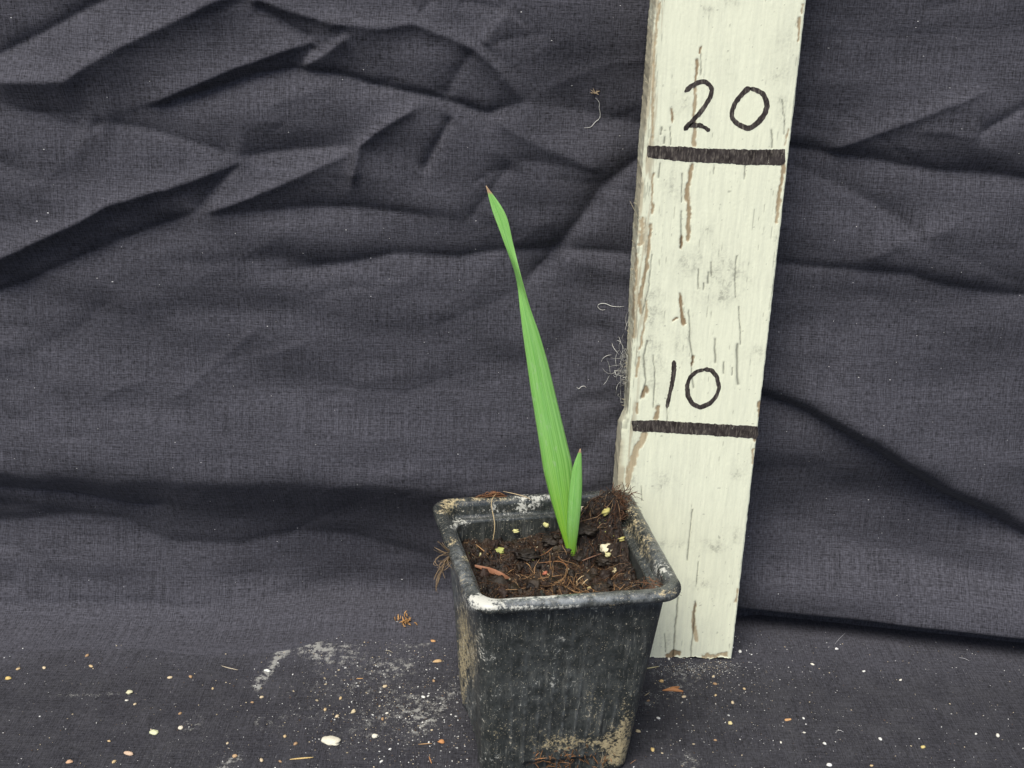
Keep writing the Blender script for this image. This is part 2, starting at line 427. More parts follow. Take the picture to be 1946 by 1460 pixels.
# cross-section: left side, worn left arris, front, right arris, right side
cs = [(0.0, v) for v in np.linspace(BT, 0.16, 14)]
cs += [(0.16 - 0.16 * math.cos(a), 0.16 - 0.16 * math.sin(a)) for a in np.linspace(0.2, math.pi / 2, 7)]
cs += [(u, 0.0) for u in np.linspace(0.19, BW - 0.08, 150)]
cs += [(BW - 0.07 + 0.07 * math.sin(a), 0.07 - 0.07 * math.cos(a)) for a in np.linspace(0.2, math.pi / 2, 5)]
cs += [(BW, v) for v in np.linspace(0.12, BT, 10)]
cs = np.array(cs); hs = np.arange(0, BH, 0.036)
CU, HH = np.meshgrid(cs[:, 0], hs); CV, _ = np.meshgrid(cs[:, 1], hs)
q = proj(np.stack([CU, CV, HH], -1)); QX, QY = q[..., 0], q[..., 1]
wx = QX + (fbm(QX / 9, QY / 22, 3, 3) - .5) * 9 + (fbm(QX / 3, QY / 5, 2, 4) - .5) * 3; wy = QY + (fbm(QX / 8, QY / 8, 2, 8) - .5) * 10
def z3(p): return [(1160 + x / 3.65, y / 3.65) for x, y in p]
def z4(p): return [(1160 + x / 2.92, 380 + y / 2.92) for x, y in p]
def z5(p): return [(1160 + x / 2.92, 800 + y / 2.92) for x, y in p]
# bare-wood flakes: width in photo px, tone 0 dark .. 1 pale, depth cm, points
FLAKES = [
 (4.5, .3, .05, z3([(625, 332), (625, 368)])), (5.5, .4, .06, z3([(606, 420), (600, 500), (596, 560)])),
 (7.5, .75, .05, z3([(592, 600), (590, 700), (580, 790), (585, 900), (580, 1010)])), (4.5, .3, .05, z3([(425, 760), (426, 840)])),
 (7, .5, .06, z3([(568, 1140), (552, 1250), (535, 1340), (540, 1460)])), (5, .8, .04, z3([(340, 20), (325, 200), (310, 330), (300, 520), (296, 700), (290, 950)])),
 (4.5, .7, .04, z3([(304, 1200), (296, 1350), (290, 1460)])), (4.5, .6, .04, z3([(1310, 130), (1302, 280)])), (3.5, .7, .04, z3([(1232, 900), (1224, 1010)])),
 (6, .6, .05, z3([(1202, 1120), (1196, 1200), (1176, 1300), (1165, 1460)])), (3, .5, .04, z3([(1335, 20), (1325, 90)])),
 (7.5, .55, .06, z4([(430, 0), (430, 100), (428, 220)])), (4.5, .3, .05, z4([(392, 195), (394, 262)])), (4.5, .6, .04, z4([(235, 0), (226, 70)])),
 (6.5, .6, .05, z4([(217, 140), (210, 300), (190, 420), (166, 500), (165, 630)])), (7.5, .3, .06, z4([(390, 535), (396, 600), (406, 690)])), (6, .25, .05, z4([(358, 662), (366, 656)])),
 (4, .25, .05, z4([(455, 868), (455, 915)])), (8.5, .5, .05, z4([(196, 1045), (182, 1085)])), (6, .6, .04, z4([(152, 1130), (142, 1180)])), (6, .8, .04, z4([(162, 880), (150, 980)])),
 (7, .55, .05, z4([(265, 1145), (246, 1212)])), (13, .9, .04, z4([(190, 1300), (150, 1380), (128, 1460)])), (4.5, .5, .05, z4([(826, 1112), (820, 1200)])),
 (5, .45, .04, z4([(806, 1262), (800, 1330)])), (4.5, .8, .04, z4([(796, 1385), (792, 1460)])), (6.5, .8, .04, z4([(942, 0), (930, 90), (925, 120)])),
 (6, .85, .04, z4([(175, 100), (172, 240)])), (5, .85, .04, z4([(150, 300), (135, 520), (125, 760)])), (4, .8, .04, z4([(205, 560), (190, 700), (160, 830)])),
 (10, .9, .04, z5([(125, 200), (110, 260), (95, 360)])), (11, .45, .06, z5([(318, 1300), (352, 1296), (378, 1288)])), (9, .85, .04, z5([(520, 1312), (570, 1305), (640, 1300)])),
 (4, .7, .04, z5([(706, 930), (700, 1010)])), (5, .9, .03, z5([(470, 1010), (460, 1130), (475, 1215)])),
]
CRACKS = [  # fine dark checks: width px, points
 (1.7, z3([(355, 880), (350, 930)])), (1.5, z3([(415, 880), (420, 1000)])), (2, z3([(375, 950), (370, 990)])), (2.4, z3([(1120, 900), (1120, 1020)])),
 (1.5, z3([(1190, 690), (1200, 800)])), (1.4, z3([(630, 370), (628, 520)])), (1.3, z3([(1210, 830), (1205, 930)])), (1.4, z3([(500, 1200), (495, 1400)])),
 (1.6, z3([(935, 1150), (932, 1240)])), (1.4, z3([(720, 1140), (718, 1200)])), (2, z3([(345, 1130), (335, 1230)])),
 (2, z4([(395, 60), (392, 150), (390, 265)])), (2.2, z4([(545, 400), (540, 460)])), (1.8, z4([(515, 460), (515, 495)])), (1.6, z4([(560, 345), (560, 420)])), (1.4, z4([(487, 380), (487, 490)])),
 (1.4, z4([(700, 310), (690, 450), (695, 540)])), (1.6, z4([(715, 590), (720, 800)])), (1.8, z4([(435, 610), (440, 780), (455, 870), (452, 960), (460, 1040)])), (2.4, z4([(580, 770), (582, 900)])),
 (3.0, z4([(705, 800), (700, 870), (705, 960), (708, 1020)])), (2, z4([(630, 900), (628, 960)])), (1.6, z4([(675, 930), (675, 970)])), (1.5, z4([(240, 860), (245, 1000), (240, 1150)])),
 (2.2, z4([(205, 780), (185, 860), (195, 1000), (170, 1100)])), (1.4, z4([(315, 1150), (316, 1230)])), (1.6, z4([(230, 300), (215, 470), (175, 640)])),
 (1.5, z5([(455, 490), (440, 640), (428, 770)])), (2.2, z5([(376, 980), (362, 1100), (350, 1310)])), (2, z5([(470, 1000), (462, 1130), (445, 1320)])), (1.3, z5([(487, 780), (478, 900)])),
 (1.3, z5([(170, 360), (176, 440)])), (1.3, z5([(300, 1180), (305, 1280)])),
]
SMUDGE = [  # grey grime: strength, rx, ry, centre
 (.5, 20, 16, z3([(1180, 520)])[0]), (.4, 16, 30, z3([(420, 1290)])[0]), (.35, 14, 20, z3([(1210, 300)])[0]), (.3, 18, 26, z3([(500, 720)])[0]), (.35, 12, 8, z3([(680, 60)])[0]),
 (.5, 28, 24, z4([(440, 330)])[0]), (.4, 10, 12, z4([(530, 185)])[0]), (.55, 34, 16, z4([(560, 545)])[0]), (.45, 40, 40, z4([(650, 420)])[0]), (.5, 20, 26, z4([(410, 790)])[0]),
 (.45, 20, 70, z4([(240, 620)])[0]), (.4, 22, 50, z4([(230, 900)])[0]), (.3, 20, 20, z4([(810, 850)])[0]), (.35, 16, 8, z3([(840, 10)])[0]),
 (.4, 26, 8, z5([(340, 680)])[0]), (.45, 26, 14, z5([(560, 700)])[0]), (.35, 12, 14, z5([(700, 640)])[0]), (.4, 12, 14, z5([(705, 290)])[0]), (.3, 26, 20, z5([(300, 340)])[0]), (.3, 20, 40, z5([(310, 1180)])[0]),
 (.35, 12, 60, z5([(120, 260)])[0]), (.35, 16, 22, z3([(330, 1000)])[0]), (.3, 14, 30, z3([(1190, 740)])[0]), (.35, 30, 10, z5([(500, 900)])[0]),
]
bare = np.zeros_like(CU); tone = np.full(CU.shape, .7); dep = np.zeros_like(CU); crack = np.zeros_like(CU); smg = np.zeros_like(CU)
near = (QY > -200) & (QY < 1500)
for w, tn, dp, pts in FLAKES:
    a = np.asarray(pts); m = near & (QX > a[:, 0].min() - 30) & (QX < a[:, 0].max() + 30) & (QY > a[:, 1].min() - 30) & (QY < a[:, 1].max() + 30)
    d, _, _ = polydist(wx[m], wy[m], pts); v = sstep(w * .5 + 1.2, w * .5 - 1.2, d)
    up = v > bare[m]; t_ = tone[m]; t_[up] = tn; tone[m] = t_; bare[m] = np.maximum(bare[m], v); dep[m] = np.maximum(dep[m], v * dp * .4)
for w, pts in CRACKS:
    a = np.asarray(pts); m = near & (QX > a[:, 0].min() - 15) & (QX < a[:, 0].max() + 15) & (QY > a[:, 1].min() - 15) & (QY < a[:, 1].max() + 15)
    d, _, _ = polydist(QX[m] + (wx[m] - QX[m]) * .4, QY[m], pts); crack[m] = np.maximum(crack[m], np.exp(-(d / (w * .75)) ** 2))
for st, rx, ry, (cx, cy) in SMUDGE:
    smg += st * np.exp(-((QX - cx) / rx) ** 2 - ((QY - cy) / ry) ** 2)
grain = fbm(CU * 12, HH * 0.7, 3, 31); grain2 = fbm(CU * 30, HH * 1.6, 3, 41); speck = fbm(CU * 22, HH * 22, 2, 51); spl = fbm(CU * 5, HH * 3.2, 4, 61)
smg = smg * (0.35 + 1.3 * sstep(.35, .75, spl)) * (0.5 + sstep(.4, .65, speck)) + 0.18 * sstep(.58, .8, fbm(CU * 1.3, HH * .7, 4, 71)) * speck
# fine flaking along the grain, strongest at the left edge and around the 20 mark
leftness = sstep(.55, .1, CU) + 0.55 * sstep(4.35, 4.75, CU)
fl = sstep(.82, .90, grain2 + 0.20 * leftness + 0.05 * sstep(24, 14, HH) * sstep(9, 14, HH))
crack = np.maximum(crack, fl * .5)
side = sstep(.03, .25, CV) * (CU < BW / 2); side_r = sstep(.02, .1, CV) * (CU > BW / 2)
sidebare = .45 * side * sstep(.35, .62, fbm(CV * 2.5 + 3, HH * .5, 4, 81) + .12)
bare = np.maximum(bare, sidebare); tone = np.where(sidebare > .5, .95 + .5 * (fbm(CV * 6, HH * 1.2, 3, 83) - .5), tone)
bare = np.maximum(bare, leftness * sstep(.57, .66, grain + .05 * leftness) * .6 * (CU < 1))
pt = np.array([.82, .845, .655]); pt2 = np.array([.77, .795, .62])
paint = pt + (pt2 - pt) * sstep(.4, .7, grain)[..., None]
paint = paint * (1 - .08 * (grain2[..., None] - .5)) * (1 - .10 * leftness[..., None] * (CU < 1)[..., None])
C = paint * (1 - .50 * np.clip(smg, 0, 1)[..., None]) + np.array([.30, .30, .27]) * .15 * np.clip(smg, 0, 1)[..., None]
dots = sstep(.86, .92, fbm(CU * 9 + 4, HH * 9, 2, 101)) ; C = C * (1 - .40 * dots[..., None])
wd0 = np.array([.17, .095, .04]); wd1 = np.array([.52, .44, .29])
wood = (wd0 + (wd1 - wd0) * np.clip(tone, 0, 1)[..., None]) * (0.7 + .6 * grain2[..., None])
C = C * (1 - bare[..., None]) + wood * bare[..., None]
C = C * (1 - .68 * crack[..., None])
C = np.where((CV > .3)[..., None] & (CU > BW / 2)[..., None], C * np.array([1, 1, 1.]), C)
push = -(dep + .018 * crack) + .012 * (grain2 - .5) * (1 + leftness) + .006 * (speck - .5)
# the left side: a rough wane that sticks out below the 10 mark
LS = [(-200, 0), (0, 0), (200, 2), (400, 3), (560, 2), (600, 0), (740, -2), (775, -3), (800, 7), (880, 9), (930, 8), (1000, 3), (1200, 2), (1500, 2)]
out = np.interp(QY, [a for a, _ in LS], [b for _, b in LS]) / 50.0 * (CU < .02)
rag = (fbm(HH * 6, CV * 3, 3, 111) - .5) * .05 * (CU < .1)
px_ = CU - out + np.where(CU < .02, -push * 1.0 + rag, 0) * 1.0
py_ = CV - np.where((CU >= .02) & (CU < BW - .02), push, 0)
px_ = px_ - np.where(CU > BW - .02, .03 * (fbm(HH * 4, CV * 2, 3, 121) - .5), 0)
# ragged sawn foot
endr = .22 * (fbm(CU * 3.0, CV * 1.5, 3, 131) - .35) + .06 * (fbm(CU * 14, CV * 4, 2, 141) - .5)
HZ = HH + endr * sstep(.6, 0, HH) - .02
V = np.stack([px_, py_, HZ], -1).reshape(-1, 3)
F = grid_faces(len(hs), len(cs))
nb = len(cs); nv = len(V)
back = np.stack([(np.arange(len(hs) - 1) + 1) * nb, (np.arange(len(hs) - 1) + 1) * nb + nb - 1, np.arange(len(hs) - 1) * nb + nb - 1, np.arange(len(hs) - 1) * nb], 1)
cen = np.array([[BW / 2, BT / 2, .12], [BW / 2, BT / 2, BH - .05]])
i = np.arange(nb); j = (i + 1) % nb
capb = np.stack([i, j, np.full(nb, nv), np.full(nb, nv)], 1); capt = np.stack([j, i, np.full(nb, nv + 1), np.full(nb, nv + 1)], 1) + np.array([(len(hs) - 1) * nb] * 2 + [0, 0])
Cc = np.concatenate([C.reshape(-1, 3), [[.4, .33, .2]] * 2])
quads = np.concatenate([F, back]).tolist() + [tuple(x[:3]) for x in capb.tolist()] + [tuple(x[:3]) for x in capt.tolist()]
M_BOARD = NT('flaking_cream_paint_on_wood', .62, .25)
nz = M_BOARD.noise(M_BOARD.coord(None, (900, 900, 120)), 1.0, 3, .6); nf = M_BOARD.noise(M_BOARD.coord(), 2600, 2, .6)
kk = M_BOARD.mth('MULTIPLY_ADD', M_BOARD.mth('SUBTRACT', nz, .5), .12, 1.0); kk = M_BOARD.mth('MULTIPLY_ADD', M_BOARD.mth('SUBTRACT', nf, .5), .14, kk)
M_BOARD.base(M_BOARD.mix(1.0, M_BOARD.attr('Col').outputs['Color'], kk, 'MULTIPLY')); M_BOARD.bump(nz, .12, .0003)
plank = mesh('plank', np.concatenate([V, cen]), quads, M_BOARD.m, board, attrs={'Col': Cc})

M_INK = NT('marker_ink', .45, .35)
na = M_INK.noise(M_INK.coord(None, (1500, 1500, 300)), 1.0, 3, .7); nb_ = M_INK.noise(M_INK.coord(), 350, 3, .6)
ci = M_INK.mix(M_INK.ramp(nb_, [(.35, 0.0), (.7, 1.0)]), (.022, .017, .016), (.065, .055, .052))
ci = M_INK.mix(M_INK.ramp(na, [(.50, 0.0), (.72, .55)]), ci, (.32, .29, .24))
M_INK.base(ci)
def board_uv(p):
    w = at_y(p[0], p[1], 0.0); return np.array([w[0], w[2]])
def stroke(name, pts, wpx, n=70, seed=0, label=None):
    """a hand-drawn pen stroke lying on the board face, 0.1 mm proud"""
    P = resample([board_uv(p) for p in pts], n); T = np.gradient(P, axis=0); T /= np.linalg.norm(T, axis=1)[:, None]
    N = np.stack([-T[:, 1], T[:, 0]], 1); hw = wpx / 2 / 46.0
    t = np.linspace(0, 1, n); cap = np.sqrt(np.clip(np.minimum(t, 1 - t) * n / 3.0, 0.05, 1))
    w1 = hw * cap * (1 + .45 * (fbm(t * 40, t * 0 + seed, 3, 5 + seed) - .5) + .8 * (fbm(t * 6, t * 0 + seed, 2, 55 + seed) - .5)); w2 = hw * cap * (1 + .5 * (fbm(t * 40, t * 0 + seed + 9, 3, 6 + seed) - .5))
    rows = []
    for off, v in ((w1, .012), (w1 * .97, -.005), (0 * w1, -.005), (-w2 * .97, -.005), (-w2, .012)):
        Q = P + N * off[:, None]; rows.append(np.stack([Q[:, 0], np.full(n, v), Q[:, 1]], 1))
    o = mesh(name, np.stack(rows, 1).reshape(-1, 3), grid_faces(n, 5), M_INK.m, board, smooth=False)
    if label: o['label'] = label
    return o
def join_strokes(name, label, *objs):
    vs, fs, k = [], [], 0
    for o in objs:
        me = o.data; vs += [tuple(v.co) for v in me.vertices]; fs += [tuple(i + k for i in p.vertices) for p in me.polygons]; k = len(vs)
        bpy.data.objects.remove(o)
    me = bpy.data.meshes.new(name); me.from_pydata(vs, [], fs); me.materials.append(M_INK.m); me.polygons.foreach_set('use_smooth', np.zeros(len(fs), bool))
    o = bpy.data.objects.new(name, me); col.objects.link(o); o.parent = board; o['label'] = label; return o
join_strokes('numeral', 'handwritten black digit 2 of the number 20',
    stroke('s1', z3([(515, 640), (560, 600), (610, 572), (655, 565), (690, 590), (706, 622), (695, 670), (660, 730), (620, 785), (580, 830), (545, 862), (510, 905)]), 7.2, 80, 1),
    stroke('s2', z3([(545, 878), (575, 868), (620, 872), (660, 885), (688, 912)]), 6.6, 40, 2))
stroke('numeral', z3([(965, 615), (1010, 620), (1055, 645), (1080, 690), (1085, 740), (1070, 790), (1030, 840), (985, 880), (950, 892), (900, 872), (855, 842), (838, 810), (845, 760), (865, 710), (905, 662), (950, 622), (975, 612)]), 8.0, 110, 3, 'handwritten black digit 0 of the number 20')
stroke('numeral', z4([(352, 890), (350, 960), (338, 1040), (325, 1100), (314, 1155)]), 7.0, 60, 4, 'handwritten black digit 1 of the number 10')
stroke('numeral', z4([(515, 940), (560, 945), (590, 980), (604, 1040), (590, 1090), (550, 1130), (500, 1151), (455, 1130), (430, 1090), (425, 1030), (440, 985), (475, 952), (525, 939)]), 7.4, 110, 5, 'handwritten black digit 0 of the number 10')
def bar(label, top, bot, seed):
    n = 120; T = resample([board_uv(p) for p in top], n); B = resample([board_uv(p) for p in bot], n)
    t = np.linspace(0, 1, n); jt = (fbm(t * 70, t * 0, 3, seed) - .5) * .06; jb = (fbm(t * 70, t * 0, 3, seed + 1) - .5) * .06
    T[:, 1] += jt + .008; B[:, 1] += jb
    T[0, 1] -= .05; B[0, 1] += .05; T[-1, 1] -= .06; B[-1, 1] += .06
    rows = []
    for f, v in ((0, .012), (.015, -.005), (.5, -.005), (.985, -.005), (1, .012)):
        Q = T * (1 - f) + B * f; rows.append(np.stack([Q[:, 0], np.full(n, v), Q[:, 1]], 1))
    V = np.stack(rows, 1)
    V[0, :, 1] = .012; V[-1, :, 1] = .012
    o = mesh('tick_mark', V.reshape(-1, 3), grid_faces(n, 5), M_INK.m, board, smooth=False); o['label'] = label
bar('thick black line drawn across the board under the number 20', z3([(256, 1012), (480, 1018), (700, 1034), (1000, 1040), (1218, 1036)]), z3([(254, 1094), (480, 1122), (700, 1132), (950, 1146), (1190, 1150), (1218, 1122)]), 200)
bar('thick black line drawn across the board under the number 10', z4([(114, 1228), (240, 1222), (500, 1240), (800, 1256), (820, 1260)]), z4([(120, 1284), (260, 1290), (400, 1300), (600, 1312), (805, 1326), (820, 1316)]), 210)

# ------------------------------------------------------------------ plant pot (soft square nursery pot, a little out of square)
PHT = 7.7
RIM = {(-1, -1): (896, 1161), (1, -1): (1307, 1132), (1, 1): (1196, 931), (-1, 1): (815, 951)}
RC = {k: at_z(*v, PHT - .12)[:2] for k, v in RIM.items()}
PC = sum(RC.values()) / 4
RH = 3.57
pyaw = math.atan2(*(((RC[(1, -1)] + RC[(1, 1)]) - (RC[(-1, -1)] + RC[(-1, 1)]))[::-1]))
pot = empty('plant_pot', (PC[0], PC[1], 0), pyaw)
tag(pot, 'dirty black square plastic plant pot filled with soil on the ground cloth', 'plant pot')
cy_, sy_ = math.cos(pyaw), math.sin(pyaw)
def to_pot(P):
    P = np.asarray(P, float); d = P[..., :2] - PC
    return np.stack([cy_ * d[..., 0] + sy_ * d[..., 1], -sy_ * d[..., 0] + cy_ * d[..., 1], P[..., 2]], -1)
def from_pot(L):
    L = np.asarray(L, float)
    return np.stack([PC[0] + cy_ * L[..., 0] - sy_ * L[..., 1], PC[1] + sy_ * L[..., 0] + cy_ * L[..., 1], L[..., 2]], -1)
QC = {k: to_pot(np.r_[v, PHT])[:2] for k, v in RC.items()}
def warp(L):
    """square pot coordinates -> the measured, slightly skewed outline (less so towards the base)"""
    a = L[..., 0:1] / RH; b = L[..., 1:2] / RH
    w = ((1 - a) * (1 - b) * QC[(-1, -1)] + (1 + a) * (1 - b) * QC[(1, -1)] + (1 + a) * (1 + b) * QC[(1, 1)] + (1 - a) * (1 + b) * QC[(-1, 1)]) / 4
    k = np.clip(L[..., 2:3] / PHT, 0, 1)
    k = .35 + .65 * k
    sh = (1 - np.clip(L[..., 2:3] / PHT, 0, 1)) * np.array([-.16, 0.])
    return np.concatenate([L[..., :2] * (1 - k) + w * k + sh, L[..., 2:3]], -1)
NR = 288
def ring(h, r):
    """rounded square, half width h, corner radius r, NR points starting mid right side"""
    s = h - r; seg = 2 * s; arcl = r * math.pi / 2; tot = 4 * (seg + arcl)
    t = (np.arange(NR) / NR) * tot; out = np.zeros((NR, 2)); nrm = np.zeros((NR, 2)); t = (t + s) % tot
    side = np.floor(t / (seg + arcl)).astype(int); u = t - side * (seg + arcl)
    on = u < seg
    ang = np.where(on, 0, (u - seg) / r)
    x = np.where(on, h, s + r * np.cos(ang)); y = np.where(on, -s + u, s + r * np.sin(ang)); nx = np.cos(ang); ny = np.sin(ang)
    c = np.cos(side * math.pi / 2); d = np.sin(side * math.pi / 2)
    return np.stack([c * x - d * y, d * x + c * y], 1), np.stack([c * nx - d * ny, d * nx + c * ny], 1)
def loft(prof, disp=None):
    rows = []; nr = []
    for h, r_, z in prof:
        p, n = ring(h, r_); rows.append(np.concatenate([p, np.full((NR, 1), z)], 1)); nr.append(n)
    L = np.stack(rows); N = np.stack(nr)
    if disp is not None:
        D = disp(L, N); L[..., :2] += N * D[..., None]
    return L
def rdisp(L, N):
    t = np.broadcast_to(np.arange(NR) / NR * 2 * math.pi, L.shape[:2]); z = L[..., 2]
    return (fbm(np.cos(t) * 4 + 9, np.sin(t) * 4 + z * 2, 3, 301) - .5) * .05
rim_prof = [(3.08, .60, PHT - .36), (3.40, .70, PHT - .38), (3.50, .74, PHT - .36), (3.555, .76, PHT - .29), (3.57, .77, PHT - .21), (3.555, .76, PHT - .12), (3.51, .74, PHT - .055),
            (3.44, .72, PHT - .015), (3.34, .69, PHT), (3.24, .66, PHT - .005), (3.165, .64, PHT - .03), (3.11, .62, PHT - .09), (3.08, .61, PHT - .20), (3.06, .60, PHT - .36), (3.045, .60, PHT - .50),
            (3.02, .59, PHT - .56), (2.95, .58, PHT - .605), (2.87, .57, PHT - .625), (2.835, .56, PHT - .66), (2.825, .56, PHT - .74)]
Lr = loft(rim_prof, rdisp)
def wdisp(L, N):
    z = L[..., 2]; tang = np.where(np.abs(N[..., 0]) > np.abs(N[..., 1]), L[..., 1], L[..., 0]); flat = np.maximum(np.abs(N[..., 0]), np.abs(N[..., 1])) > .97
    rib = np.zeros_like(z)
    for c in np.linspace(-.84, .84, 9):
        cc = c * 2.6 * (0.72 + .28 * z / PHT)
        rib = np.maximum(rib, np.exp(-((tang - cc) / .032) ** 2))
    rib = rib * flat * (.35 + .65 * sstep(5.2, 2.6, z)) * .030
    wavy = (fbm(tang * .8 + N[..., 0] * 5, z * .45 + N[..., 1] * 3, 2, 311) - .5) * .10
    notch = -.16 * sstep(.80, .60, z) * sstep(1.35, 1.0, np.abs(tang)) * flat
    RIBS.append(rib / .03); return rib * 1.5 + wavy * flat + notch
zs = np.concatenate([np.linspace(0, 1.2, 26)[:-1], np.linspace(1.2, PHT - .36, 64)])
def wall_half(z): return np.interp(z, [0, .12, 1.0, 4.0, PHT - .9, PHT - .38], [2.50, 2.56, 2.64, 2.88, 3.12, 3.15])
outer = [(wall_half(z), .50 + .02 * z, z) for z in zs]
RIBS = []; Lo = loft(outer, wdisp)
inner = [(min(2.83, wall_half(z) - .16), .62, z) for z in np.linspace(PHT - .70, .25, 24)]
Li = loft(inner)
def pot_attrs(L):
    """dirt weights: x lime/white deposit and some painted lip highlight, y tan soil film, z painted rim sheen plus wall and rib scuffing"""
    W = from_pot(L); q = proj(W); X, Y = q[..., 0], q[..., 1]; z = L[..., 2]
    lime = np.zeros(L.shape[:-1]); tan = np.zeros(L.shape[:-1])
    for st, rx, ry, cx, cy, k in POT_DIRT_SHEEN:
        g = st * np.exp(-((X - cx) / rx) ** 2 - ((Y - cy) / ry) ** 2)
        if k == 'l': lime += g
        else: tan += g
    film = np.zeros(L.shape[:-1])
    for st, rx, ry, cx, cy in SHEEN_FILM: film += st * np.exp(-((X - cx) / rx) ** 2 - ((Y - cy) / ry) ** 2)
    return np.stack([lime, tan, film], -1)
SHEEN_FILM = [(.8, 26, 60, 876, 1080), (1.2, 130, 14, 1000, 1140), (.8, 150, 12, 1160, 1138), (.25, 200, 8, 1020, 946), (.5, 30, 70, 1250, 1070), (.20, 150, 130, 1040, 1300), (.5, 20, 160, 880, 1250)]  # rim entries paint in pale sky sheen; wall entries are dull film
POT_DIRT_SHEEN = [(1.1, 22, 18, 852, 962, 't'), (.9, 60, 8, 930, 948, 't'), (.8, 60, 8, 1040, 946, 'l'), (.7, 24, 14, 935, 968, 'l'), (.9, 34, 18, 1000, 962, 'l'), (.5, 24, 14, 880, 990, 'l'),
            (1.0, 14, 12, 858, 1030, 't'), (.8, 12, 8, 886, 1062, 't'), (.6, 20, 14, 866, 1000, 'l'), (1.3, 36, 16, 925, 1142, 'l'), (1.1, 110, 6, 1010, 1134, 'l'), (1.0, 110, 5, 1020, 1155, 'l'),  # front lip lime is partly a painted sky highlight
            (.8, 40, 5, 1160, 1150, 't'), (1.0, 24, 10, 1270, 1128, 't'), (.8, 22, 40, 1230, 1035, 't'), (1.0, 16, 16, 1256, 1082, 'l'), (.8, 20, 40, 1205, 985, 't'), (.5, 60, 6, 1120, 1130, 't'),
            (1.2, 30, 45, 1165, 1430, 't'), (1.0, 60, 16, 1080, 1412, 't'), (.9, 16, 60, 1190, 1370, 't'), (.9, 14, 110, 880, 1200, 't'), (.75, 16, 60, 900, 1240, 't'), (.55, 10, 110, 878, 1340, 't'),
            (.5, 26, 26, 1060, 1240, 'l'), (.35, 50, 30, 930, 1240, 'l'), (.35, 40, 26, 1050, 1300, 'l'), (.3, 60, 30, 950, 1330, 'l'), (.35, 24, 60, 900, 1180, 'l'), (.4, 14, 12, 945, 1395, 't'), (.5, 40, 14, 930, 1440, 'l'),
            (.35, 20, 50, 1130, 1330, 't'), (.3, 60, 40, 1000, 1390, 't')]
def pot_mat(name, base_rough, coat):
    m = NT(name, base_rough, .5)
    dm = m.attr('dirt_sheen').outputs['Color']; sep = m.n('SeparateColor'); m.l(dm, sep.inputs[0])
    n1 = m.noise(m.coord(), 260, 5, .72); n2 = m.noise(m.coord(None, (700, 700, 55)), 1.0, 4, .7); n3 = m.noise(m.coord(), 1100, 3, .75); n4 = m.noise(m.coord(), 90, 4, .65)
    c = m.mix(n4, (.013, .0155, .015), (.038, .043, .041))
    sheen_mix = m.mth('MULTIPLY', sep.outputs[2], m.ramp(n1, [(.40, .08), (.62, .85)])); c = m.mix(sheen_mix, c, (.24, .26, .27))
    streak = m.mth('MULTIPLY', m.ramp(n2, [(.50, 0.0), (.70, 1.0)]), m.ramp(n4, [(.38, .12), (.62, .8)]))
    c = m.mix(streak, c, (.115, .12, .11))
    haze = m.mth('MULTIPLY', m.ramp(n1, [(.45, 0.0), (.8, .45)]), 1.0)
    c = m.mix(haze, c, (.10, .11, .10))
    n5 = m.noise(m.coord(None, (2600, 2600, 110)), 1.0, 2, .6); scr = m.mth('MULTIPLY', m.ramp(n5, [(.63, 0.0), (.70, .8)]), m.ramp(n4, [(.42, 0.0), (.60, 1.0)])); c = m.mix(scr, c, (.34, .34, .29))
    n6 = m.noise(m.coord(), 2300, 1, .5); c = m.mix(m.ramp(n6, [(.71, 0.0), (.75, .9)]), c, (.55, .50, .38))
    sp = m.ramp(n3, [(.645, 0.0), (.69, .9)])
    c = m.mix(sp, c, (.40, .36, .26))
    tm = m.ramp(m.mth('ADD', m.mth('MULTIPLY', sep.outputs[1], .62), m.mth('MULTIPLY', m.mth('SUBTRACT', m.mth('ADD', n1, n3), 1.12), 2.0)), [(.20, 0.0), (.50, .9)])
    c = m.mix(tm, c, m.mix(n3, (.30, .22, .10), (.60, .52, .32)))
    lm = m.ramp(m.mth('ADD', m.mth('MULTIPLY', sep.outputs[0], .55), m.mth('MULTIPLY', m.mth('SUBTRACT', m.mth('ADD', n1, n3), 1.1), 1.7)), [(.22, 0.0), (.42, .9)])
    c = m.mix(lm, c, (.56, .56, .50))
    m.b.inputs['Coat Weight'].default_value = coat; m.b.inputs['Coat Roughness'].default_value = .12
    m.base(c)
    rr = m.mth('MAXIMUM', m.mth('MAXIMUM', tm, lm), streak); m.rough(m.mth('MULTIPLY_ADD', rr, .9 - base_rough, m.mth('MULTIPLY_ADD', n4, .25, base_rough - .1)))
    hgt = m.mth('ADD', m.mth('ADD', tm, lm), m.mth('MULTIPLY', n3, .3)); m.bump(hgt, .5, .00025)
    return m.m
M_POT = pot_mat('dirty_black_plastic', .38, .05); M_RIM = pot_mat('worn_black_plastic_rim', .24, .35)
Wr = warp(Lr); mesh('rim', Wr.reshape(-1, 3), grid_faces(len(Lr), NR, True), M_RIM, pot, attrs={'dirt_sheen': pot_attrs(Wr).reshape(-1, 3)})
Lall = np.concatenate([Lo]); Wo = warp(Lall)
nbase = len(Wo.reshape(-1, 3)); fo = grid_faces(len(Lo), NR, True)
fan = [(nbase, (k + 1) % NR, k) for k in range(NR)]
mesh('outer_wall', np.concatenate([Wo.reshape(-1, 3), [[0, 0, .12]]]), fo.tolist() + fan, M_POT, pot, attrs={'dirt_sheen': np.concatenate([(pot_attrs(Wo) + RIBS[0][..., None] * np.array([.20, .14, .45])).reshape(-1, 3), [[0, 0, 0]]])})
Wi = warp(Li); mesh('inner_wall', Wi.reshape(-1, 3), grid_faces(len(Li), NR, True), M_POT, pot, attrs={'dirt_sheen': pot_attrs(Wi).reshape(-1, 3) * .4})

